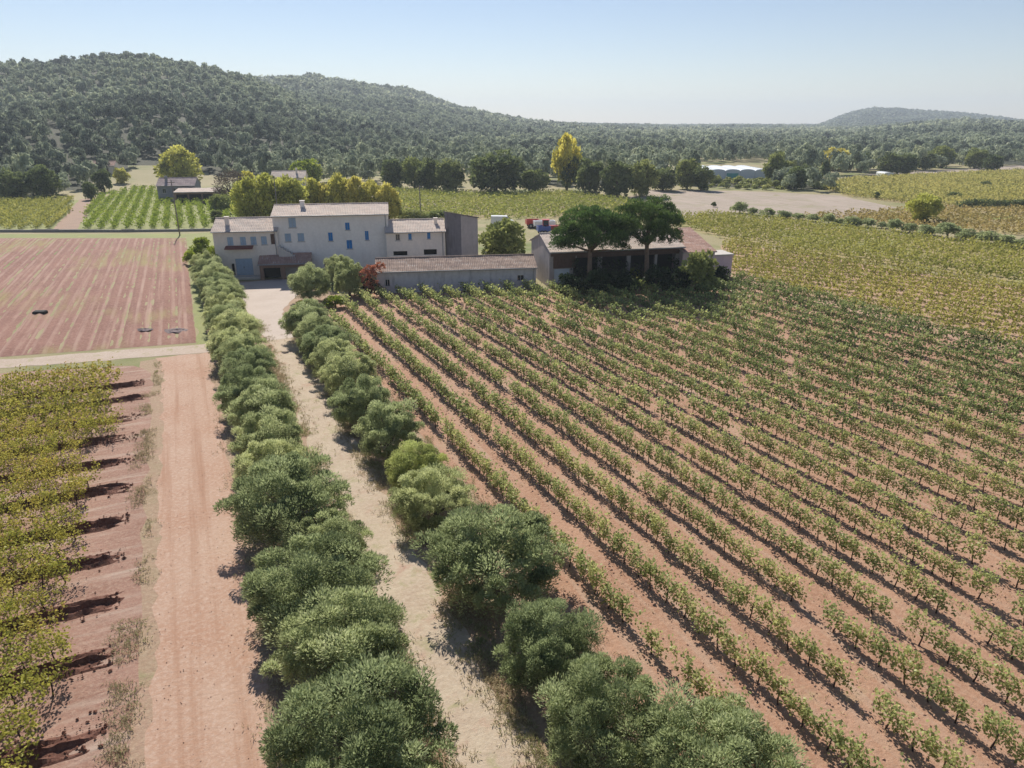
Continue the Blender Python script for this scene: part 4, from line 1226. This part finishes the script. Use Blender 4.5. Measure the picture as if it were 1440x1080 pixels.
fl.build("staircase", SILL, main)
s2 = 0.097
wx = lambda p: (p - 308) * s2
wz = lambda p: (392 - p) * s2
lw = building("farmhouse_wing", "lower left wing with four grey-blue shuttered windows over a garage", 308, 392, ROT, 8.3, 7.0, 6.3, 1.2, W_CREAM, RT_PALE,
    [("greyblue", wx(326), wz(346), 0.75, 1.1), ("greyblue", wx(343), wz(346), 0.75, 1.1), ("greyblue", wx(357), wz(346), 0.75, 1.1), ("greyblue", wx(371), wz(346), 0.75, 1.1),
     ("bluedoor", wx(333), 0.35, 2.2, 2.3), ("dark", wx(327), 0.4, 0.4, 1.6), ("door", wx(384), wz(346), 0.55, 1.4)],
    chimneys=[(1.7, 1.6, 0.5, 8.0)])
MB().prism([(-1.1, 4.05), (-1.1, 4.15), (-0.005, 4.42), (-0.005, 4.30)], wx(323), wx(360)).build("awning", plain("awning_mat", (0.20, 0.07, 0.055), 0.8, 0.15, 2), lw)
st_ = MB(); st_.box(wx(332), -1.4, 0.02, wx(366), -0.01, 0.33); st_.build("doorstep", SILL, lw)
rx = lambda p: (p - 546) * 0.1
rz_ = lambda p: (386 - p) * 0.1
building("farmhouse_wing", "lower cream right wing with small windows and dark openings at its foot", 546, 386, ROT, 8.1, 7.0, 5.8, 1.1, W_CREAM, RT_PALE,
    [("pane", rx(559), rz_(339), 0.6, 0.85), ("blue", rx(576.5), rz_(338.5), 0.45, 0.85), ("blue", rx(602.5), rz_(338), 0.45, 0.85), ("dark", rx(555), rz_(360), 1.9, 0.6), ("dark", rx(597), rz_(360), 1.8, 0.75)],
    chimneys=[(rx(616), 2.2, 0.45, 7.3)])
building("garden_pavilion", "low red-brown pavilion with a tiled roof in front of the house", 367, 394, ROT, 6.6, 4.2, 2.15, 0.8, W_BROWN, RT_RED,
    [("dark", 0.5, 0.02, 2.2, 1.6), ("dark", 3.3, 0.02, 2.6, 1.6)])
# stone tower
tx, ty = g(650, 387)
tw = thing("stone_tower", "windowless grey stone tower at the end of the right wing", "tower", (tx, ty, 0), math.radians(-24.3 + 46))
mb = MB()
a, hT = 3.4, 8.4
P0, P1, P2, P3 = (0, 0), (a * 0.92, 0), (a * 0.92, a), (0, a)
def twz(i): return [8.2, 7.5, 7.4, 8.3][i]
q4 = [P0, P1, P2, P3]
for i in range(4):
    j = (i + 1) % 4
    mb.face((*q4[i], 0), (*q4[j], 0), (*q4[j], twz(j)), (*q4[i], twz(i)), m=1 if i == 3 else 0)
mb.build("wall", [stone_wall("tower_wall_mat", (0.50, 0.45, 0.44), (0.42, 0.38, 0.37), (0.26, 0.24, 0.24), 0.5), stone_wall("shaded_wall_mat", (0.24, 0.22, 0.23), (0.19, 0.175, 0.18), (0.10, 0.095, 0.10), 0.7)], tw)  # left face takes a darker copy of the wall, its shade painted in
cp = MB()
top = [(-.1, -.1), (a * .92 + .1, -.1), (a * .92 + .1, a + .1), (-.1, a + .1)]
n0 = len(cp.v)
cp.v += [(*top[i], twz(i) + .004) for i in range(4)] + [(*top[i], twz(i) + .16) for i in range(4)]
for f in ((0, 3, 2, 1), (4, 5, 6, 7), (0, 1, 5, 4), (1, 2, 6, 5), (2, 3, 7, 6), (3, 0, 4, 7)): cp.f.append(f); cp.mi.append(0)
cp.build("roof", stone_wall("coping_mat", (0.26, 0.23, 0.22), (0.2, 0.18, 0.18), (0.13, 0.12, 0.12)), tw)
# long shed
building("long_shed", "long low shed with a brown tiled roof along the vineyard edge", 531, 413, -16, 20.0, 5.4, 2.75, 1.0, W_SHED, RT_BROWN,
    [("pane", 1.0, 0.9, 0.6, 0.85), ("pane", 17.6, 1.1, 0.9, 0.7)])
# barn with open front
bx_ = lambda p: (p - 772) * 0.0935
bz_ = lambda p: (405 - p) * 0.092
barn = building("barn", "big barn with a pale tiled roof and dark open front behind the stone pines", 772, 405, -11, 18.2, 9.0, 4.75, 1.4, W_GREY, RT_PALE,
    [("paledoor", bx_(779), 0.6, 2.1, 1.8), ("dark", bx_(806), 0.02, 3.4, 3.7), ("dark", bx_(848), 0.02, 3.4, 3.7), ("dark", bx_(890), 0.02, 3.4, 3.7), ("dark", bx_(930), 0.02, 2.6, 3.7)], over=0.7)
MB().box(0.15, -0.22, 4.05, 18.0, -0.003, 4.38).build("beam", WOODD, barn)
cl = MB()
for i in range(11): cl.box(0.5 + i * 0.27, -0.09, 2.5, 0.5 + i * 0.27 + 0.25, -0.004, 4.04)
for i in range(50): cl.box(3.6 + i * 0.285, -0.09, 3.74, 3.6 + i * 0.285 + 0.265, -0.004, 4.04)
cl.build("cladding", WOODD, barn)
iv = rng.random((2600, 3)) * np.array([15.0, 0.45, 3.9]) + np.array([2.9, -0.5, 0.1])
k = _vnoise(iv[:, 0] * 1.0, iv[:, 2] * 1.0, 1.1) > 0.36
iv = iv[k & (iv[:, 2] < 2.4 + 1.6 * _vnoise(iv[:, 0], iv[:, 0] * 0, 1.5))]
put("ivy", quad_mesh("barn_ivy", diamonds(iv, unit(rdir(len(iv)) + np.array([0, -.6, -.3])), 0.3, 0.22), np.clip(rng.normal(0.4, .2, len(iv)), 0, 1), M['ivy']), barn)
building("barn_annex", "lilac annex with a sloping red roof at the right end of the barn", 957, 398, -11, 4.6, 7.5, 4.0, 1.9, W_LILAC, RT_RED, [("door", 1.6, 0.02, 1.1, 2.0)], mono=True)
building("outhouse", "small flat lilac outhouse at the far right of the barn", 1001, 392, -11, 2.8, 3.2, 3.1, 0, W_LILAC, SILL, [("dark", 0.6, 0.02, 1.5, 1.2)], flat=True)
# far houses
building("grey_farmhouse", "low grey farmhouse with a purplish roof below the yellow tree", 224, 284, -14, 9.5, 7, 4.2, 1.6, stone_wall("slate_wall_mat", (0.32, 0.31, 0.33), (0.26, 0.25, 0.27), (0.2, 0.2, 0.21)), roof_tiles("purple_tile_mat", (0.36, 0.28, 0.27), (0.30, 0.24, 0.24), (0.42, 0.33, 0.31)),
    [("pane", 1.2, 2.3, 0.9, 1.1), ("pane", 4.0, 2.3, 0.9, 1.1), ("door", 6.6, 0.02, 1.2, 2.1)], chimneys=[(2.0, 2.4, 0.6, 6.4)])
building("open_shed", "open-fronted dark shed with a flat pale roof beside the grey farmhouse", 247, 287, -14, 10.6, 5, 2.9, 0.5, W_BROWN, RT_PALE,
    [("dark", 0.4, 0.02, 2.8, 2.4), ("dark", 3.6, 0.02, 3.0, 2.4), ("dark", 7.0, 0.02, 3.1, 2.4)], mono=True)
building("small_house", "small house with a pinkish roof behind the plane trees", 384, 275, -15, 9.5, 7, 5.0, 1.5, W_CREAM, RT_PALE, [("pane", 2, 2.8, 0.9, 1.2), ("pane", 6, 2.8, 0.9, 1.2)], chimneys=[(7, 2.2, .5, 7.4)])
building("cottage", "tiny pink-roofed cottage among the trees on the lower left hillside", 130, 246, -10, 7.5, 6, 2.9, 1.3, W_CREAM, RT_RED, [("pane", 1.5, 1.0, 0.9, 1.1), ("door", 4.4, 0.02, 1.0, 2.0)], hit_z=True)
WHITE = plain("white_wall_mat", (0.78, 0.78, 0.78), 0.7, 0.05, 0.3)
building("villa", "white villa low on the right hill", 1393, 221, -30, 15, 8, 4.6, 1.3, WHITE, roof_tiles("white_tile_mat", (0.62, 0.58, 0.55), (0.55, 0.5, 0.48), (0.66, 0.6, 0.56)), [("pane", 2, 1.4, 1.4, 1.6), ("pane", 6.5, 1.4, 1.4, 1.6), ("pane", 11, 1.4, 1.4, 1.6)], hit_z=True)

# greenhouse: white multi-span polytunnels
POLY = plain("polythene_mat", (0.75, 0.77, 0.78), 0.35, 0.06, 0.2, spec=0.5)
def polytunnel(name, label, px, base, rot, spans, sw, length, h, teal=None):
    x, y = g(px, base)
    o = thing(name, label, "greenhouse", (x, y, 0), math.radians(rot))
    mb = MB()
    prof = []
    for k in range(spans):
        for i in range(9):
            th = PI - PI * i / 8
            prof.append((k * sw + sw / 2 + sw / 2 * math.cos(th), h * 0.82 + h * 0.18 * math.sin(th)))
    for (xa, za), (xb, zb) in zip(prof, prof[1:]):
        if xb - xa < 1e-6: continue
        mb.face((xa, 0, za), (xb, 0, zb), (xb, length, zb), (xa, length, za))
        mb.face((xa, 0, 0), (xb, 0, 0), (xb, 0, zb), (xa, 0, za)); mb.face((xa, length, 0), (xa, length, za), (xb, length, zb), (xb, length, 0))
    for xx in (0, spans * sw): mb.face((xx, 0, 0), (xx, length, 0), (xx, length, h * .82), (xx, 0, h * .82))
    mb.build("cover", POLY, o)
    fr = MB()
    for k in range(spans + 1): fr.box(k * sw - .05, -0.06, 0, k * sw + .05, -0.004, h * .82)
    fr.build("frame", SILL, o)
    if teal is not None: MB().box(teal * sw + 0.6, -0.12, 0, teal * sw + sw - 0.6, -0.065, h * .6).build("door", plain("teal_door_mat", (0.12, 0.42, 0.38), 0.6, 0.1, 1), o)
polytunnel("greenhouse", "long white greenhouse among the trees beyond the fallow field", 998, 252, -24, 4, 5.6, 26, 3.6, 1)
polytunnel("greenhouse", "small white polytunnel on the bare strip below the right hill", 1243, 250, -26, 1, 3.6, 7, 2.0)

# low wall in front of the far vineyards
lw_m = stone_wall("field_wall_mat", (0.30, 0.28, 0.26), (0.24, 0.23, 0.21), (0.15, 0.15, 0.13))
fw = MB()
pa = [(5, 151.5), (-12, 157.5), (-30, 165.5), (-66, 182)]
for (xa, ya), (xb, yb2) in zip(pa, pa[1:]):
    nseg = 8
    for i in range(nseg):
        a0 = Vector((xa + (xb - xa) * i / nseg, ya + (yb2 - ya) * i / nseg, 0)); a1 = Vector((xa + (xb - xa) * (i + 1) / nseg, ya + (yb2 - ya) * (i + 1) / nseg, 0))
        n_ = (a1 - a0).normalized().cross(Vector((0, 0, 1))) * 0.22
        hh = 0.5 + random.uniform(-.08, .08)
        b = [a0 - n_, a1 - n_, a1 + n_, a0 + n_]
        i0 = len(fw.v); fw.v += [(*q_.xy, 0) for q_ in b] + [(*q_.xy, hh) for q_ in b]
        for f in ((4, 5, 6, 7), (0, 1, 5, 4), (1, 2, 6, 5), (2, 3, 7, 6), (3, 0, 4, 7)): fw.f.append(tuple(i0 + k for k in f)); fw.mi.append(0)
tag(fw.build("field_wall", lw_m), "low grey drystone wall between the ploughed field and the far vineyards", "wall")

# red creeper at the end of the long shed
cxp, cyp = g(521, 418)
rc = thing("creeper_shrub", "red and orange creeper climbing over the left end of the long shed", "shrub", (cxp, cyp, 0), 0)
C = np.array([[0, 0, .7], [.5, .2, 1.5], [-.3, .2, 2.0], [.4, .4, 2.6], [1.0, .5, 3.2], [-.4, .4, 2.8], [1.6, 0.8, 3.4], [.2, .5, 3.2], [-.2, 0, 1.2]])
V, t = clump_leaves(C, np.full(len(C), 0.6), 150, 0.26, 0.18, 0.2)
put("foliage", quad_mesh("creeper_foliage", V, t, M['red']), rc)
C = np.array([[0.2, .1, .5], [-.6, 0, .6], [.8, .2, .9], [0, .2, 1.6]])
V, t = clump_leaves(C, np.full(len(C), 0.75), 150, 0.26, 0.18, 0.2)
put("lower_foliage", quad_mesh("creeper_lower", V, t, M['ivy']), rc)
MB().tube([(0, 0.3, 0), (.1, .4, 1.5), (.4, .5, 3.2)], [.12, .09, .04], 6).build("stem", M['bark'], rc)

# hedge on the far right
hx0, hy0 = g(1348, 291); hx1, hy1 = g(1560, 289)
n = 3000
tt = rng.random(n)
P = np.stack([hx0 + (hx1 - hx0) * tt, hy0 + (hy1 - hy0) * tt, 0.1 + 1.5 * rng.random(n) * (0.7 + 0.5 * _vnoise(tt * 60, tt * 0, 2))], 1)
P[:, :2] += rng.normal(0, .5, (n, 2))
tag(put("hedge", quad_mesh("hedge", diamonds(P, rdir(n), 0.6, 0.4), np.clip(rng.normal(.35, .18, n), 0, 1), M['broad'])), "dark clipped hedge between the ochre and yellow vineyards", "hedge")

# utility poles
POLE = plain("pole_wood_mat", (0.22, 0.19, 0.17), 0.9, 0.2, 4)
def pole(px, base, top, label, arm=True):
    x, y = g(px, base); t = -CAM_H / ray(px, base)[2]; H = (base - top) * t / F
    o = thing("utility_pole", label, "utility pole", (x, y, 0), math.radians(-24), "utility poles")
    MB().tube([(0, 0, -0.2), (0, 0, H)], [0.13, 0.09], 8).build("post", POLE, o, True)
    if arm:
        a_ = MB(); a_.box(-0.7, -0.15, H - 0.5, 0.7, -0.096, H - 0.38); ar = a_.build("crossarm", POLE, o)
        for xx in (-0.6, 0.6, 0.2):
            MB().tube([(xx, -0.12, H - 0.375), (xx, -0.12, H - 0.2)], [0.04, 0.03], 6).build("insulator", SILL, ar)
pole(592, 312, 262, "thin wooden pole in the green vineyard behind the right wing")
pole(253, 331, 256, "wooden pole at the front edge of the lime vineyard")
pole(393, 320, 250, "pale pole rising among the plane trees behind the house")

# vehicles in the yard behind the buildings
RED = plain("red_paint_mat", (0.50, 0.05, 0.045), 0.4, 0.1, 1, spec=0.5)
WPAINT = plain("white_paint_mat", (0.78, 0.78, 0.78), 0.35, 0.04, 1, spec=0.5)
BLUEP = plain("blue_paint_mat", (0.05, 0.10, 0.35), 0.4, 0.1, 1, spec=0.5)
TYRE = plain("tyre_mat", (0.02, 0.02, 0.02), 0.9, 0.1, 3)
def wheel(parent, x, y, r, wd):
    w = MB().tube([(x, y - wd / 2, r), (x, y + wd / 2, r)], [r, r], 18).build("wheel", TYRE, parent)
    MB().tube([(x, y - wd / 2 - .01, r), (x, y + wd / 2 + .01, r)], [r * .55, r * .55], 12).build("rim", SILL, w)
def van(label, px, base, rz, paint):
    x, y = g(px, base)
    o = thing("parked_van", label, "van", (x, y, 0), math.radians(rz))
    prof = [(0.0, 0.35), (4.6, 0.35), (4.65, 1.0), (4.1, 1.15), (3.4, 1.95), (0.1, 2.0)]
    b = MB(); n0 = 0
    b.v += [(p[0], 0, p[1]) for p in prof] + [(p[0], 1.8, p[1]) for p in prof]
    k_ = len(prof); b.f.append(tuple(range(k_))); b.f.append(tuple(range(k_, 2 * k_))[::-1])
    for i in range(k_): j = (i + 1) % k_; b.f.append((i, k_ + i, k_ + j, j))
    b.mi += [0] * len(b.f)
    b.build("body", paint, o)
    ws = MB(); ws.face((4.06, .15, 1.22), (4.06, 1.65, 1.22), (3.46, 1.6, 1.92), (3.46, .2, 1.92)); ws.build("windscreen", GLASS, o)
    for yy_ in (-0.012, 1.812):
        MB().box(2.5, yy_ - .008, 1.2, 3.5, yy_ + .008, 1.75).build("side_window", GLASS, o)
    for xx in (0.9, 3.7):
        for yy_ in (0.1, 1.7): wheel(o, xx, yy_, 0.34, 0.22)
    for yy_ in (0.2, 1.4): MB().box(4.64, yy_, 0.7, 4.68, yy_ + .25, 0.85).build("headlight", SILL, o)
van("white van half hidden behind the long shed roof", 684, 371, -10, WPAINT)
van("white van parked beyond the courtyard tree", 690, 318, -24, WPAINT)
x, y = g(768, 329)
tr_ = thing("tractor", "red tractor behind the barn roof", "tractor", (x, y, 0), math.radians(-20))
MB().box(0.6, 0.5, 0.7, 2.9, 1.3, 1.5).box(2.9, 0.55, 0.75, 3.05, 1.25, 1.4).build("hood", RED, tr_)
cb = MB(); cb.box(-0.6, 0.35, 0.9, 0.58, 1.45, 1.6); cb.box(-0.7, 0.25, 2.5, 0.7, 1.55, 2.62)
for a_ in (-0.58, 0.5):
    for b_ in (0.37, 1.37): cb.box(a_, b_, 1.603, a_ + .07, b_ + .07, 2.497)
cb.build("cab", RED, tr_)
MB().box(-0.5, 0.46, 1.61, 0.48, 1.34, 2.49).build("cab_glass", GLASS, tr_)
for yy_ in (0.1, 1.7): wheel(tr_, -0.2, yy_, 0.8, 0.42); wheel(tr_, 2.4, yy_ * .8 + .18, 0.45, 0.3)
MB().tube([(2.0, 0.9, 1.5), (2.0, 0.9, 2.2)], [.05, .05], 6).build("exhaust_pipe", DARK, tr_)
def trailer(label, px, base, rz, paint, ln):
    x, y = g(px, base)
    o = thing("farm_trailer", label, "trailer", (x, y, 0), math.radians(rz))
    b = MB(); b.box(0, 0, 0.7, ln, 2.0, 0.82)
    b.box(0, 0, .823, ln, .07, 1.6); b.box(0, 1.93, .823, ln, 2, 1.6); b.box(0, .073, .823, .07, 1.927, 1.6); b.box(ln - .07, .073, .823, ln, 1.927, 1.6)
    b.build("bed", paint, o)
    MB().box(ln + .003, .95, .72, ln + 1.3, 1.05, .8).build("drawbar", DARK, o)
    for yy_ in (0.0, 2.0):
        for xx in (ln * .3, ln * .55): wheel(o, xx, yy_, 0.45, 0.25)
trailer("red farm trailer left of the tractor behind the barn", 741, 321, -15, RED, 2.6)
trailer("long white trailer beside the red one behind the barn", 752, 323, -15, WPAINT, 4.2)
trailer("blue farm trailer in front of the red tractor", 757, 331, -15, BLUEP, 2.4)

# small things in the ploughed field
x, y = g(56, 442)
mb = MB()
mb.prism([(-.35, 0.0), (.55, 0.0), (.5, .38), (-.28, .33)], -0.9, 0.95)
mb.prism([(-.33, .345), (.5, .395), (.42, .46), (-.2, .42)], -0.75, 0.85)
o = mb.build("slab", plain("black_slab_mat", (0.015, 0.014, 0.014), 0.8, 0.2, 3)); o.location = (x, y, 0.06); o.rotation_euler = (0, 0, math.radians(-22)); o.scale = (0.72, 0.8, 0.75)
tag(o, "low black slab lying in the ploughed field", "slab")
for px, b, rr, lab in [(203, 465, 0.8, "smaller patch of grey ash in the ploughed field"), (246, 466, 1.15, "wider patch of grey ash near the olive row")]:
    x, y = g(px, b)
    nr, na = 7, 22
    V_, F_ = [(0, 0, .26)], []
    mb = MB()
    mb.v.append((0, 0, .10))
    for i in range(1, nr + 1):
        for j in range(na):
            th = 2 * PI * j / na; r_ = rr * i / nr * (0.85 + 0.3 * random.random())
            mb.v.append((r_ * math.cos(th) * 1.25, r_ * math.sin(th) * 0.75, 0.10 * (1 - (i / nr) ** 2) + random.uniform(0, .09) - 0.03 * (i == nr)))
    for j in range(na): mb.f.append((0, 1 + j, 1 + (j + 1) % na)); mb.mi.append(0)
    for i in range(nr - 1):
        for j in range(na):
            a_ = 1 + i * na; mb.f.append((a_ + j, a_ + na + j, a_ + na + (j + 1) % na, a_ + (j + 1) % na)); mb.mi.append(0)
    o = mb.build("ash_heap", plain("ash_mat", (0.23, 0.18, 0.175), 0.95, 0.3, 1.5)); o.location = (x, y, 0.06); o.rotation_euler = (0, 0, math.radians(-20))
    tag(o, lab, "ash heap", "grey ash patches in the ploughed field")

# ---------------------------------------------------------------- air
hz = NT("air")
hz.n.remove(hz.b)
vol = hz.n.new("ShaderNodeVolumePrincipled")
vol.inputs["Color"].default_value = (0.80, 0.90, 1.0, 1)
vol.inputs["Density"].default_value = 0.00024
vol.inputs["Anisotropy"].default_value = 0.2
hz.link(vol.outputs[0], hz.out.inputs["Volume"])
hb = MB().box(-5700, -5700, -1.5, 5700, 5700, 190)
tag(hb.build("haze", hz.m), "pale summer haze over the valley", kind="stuff")
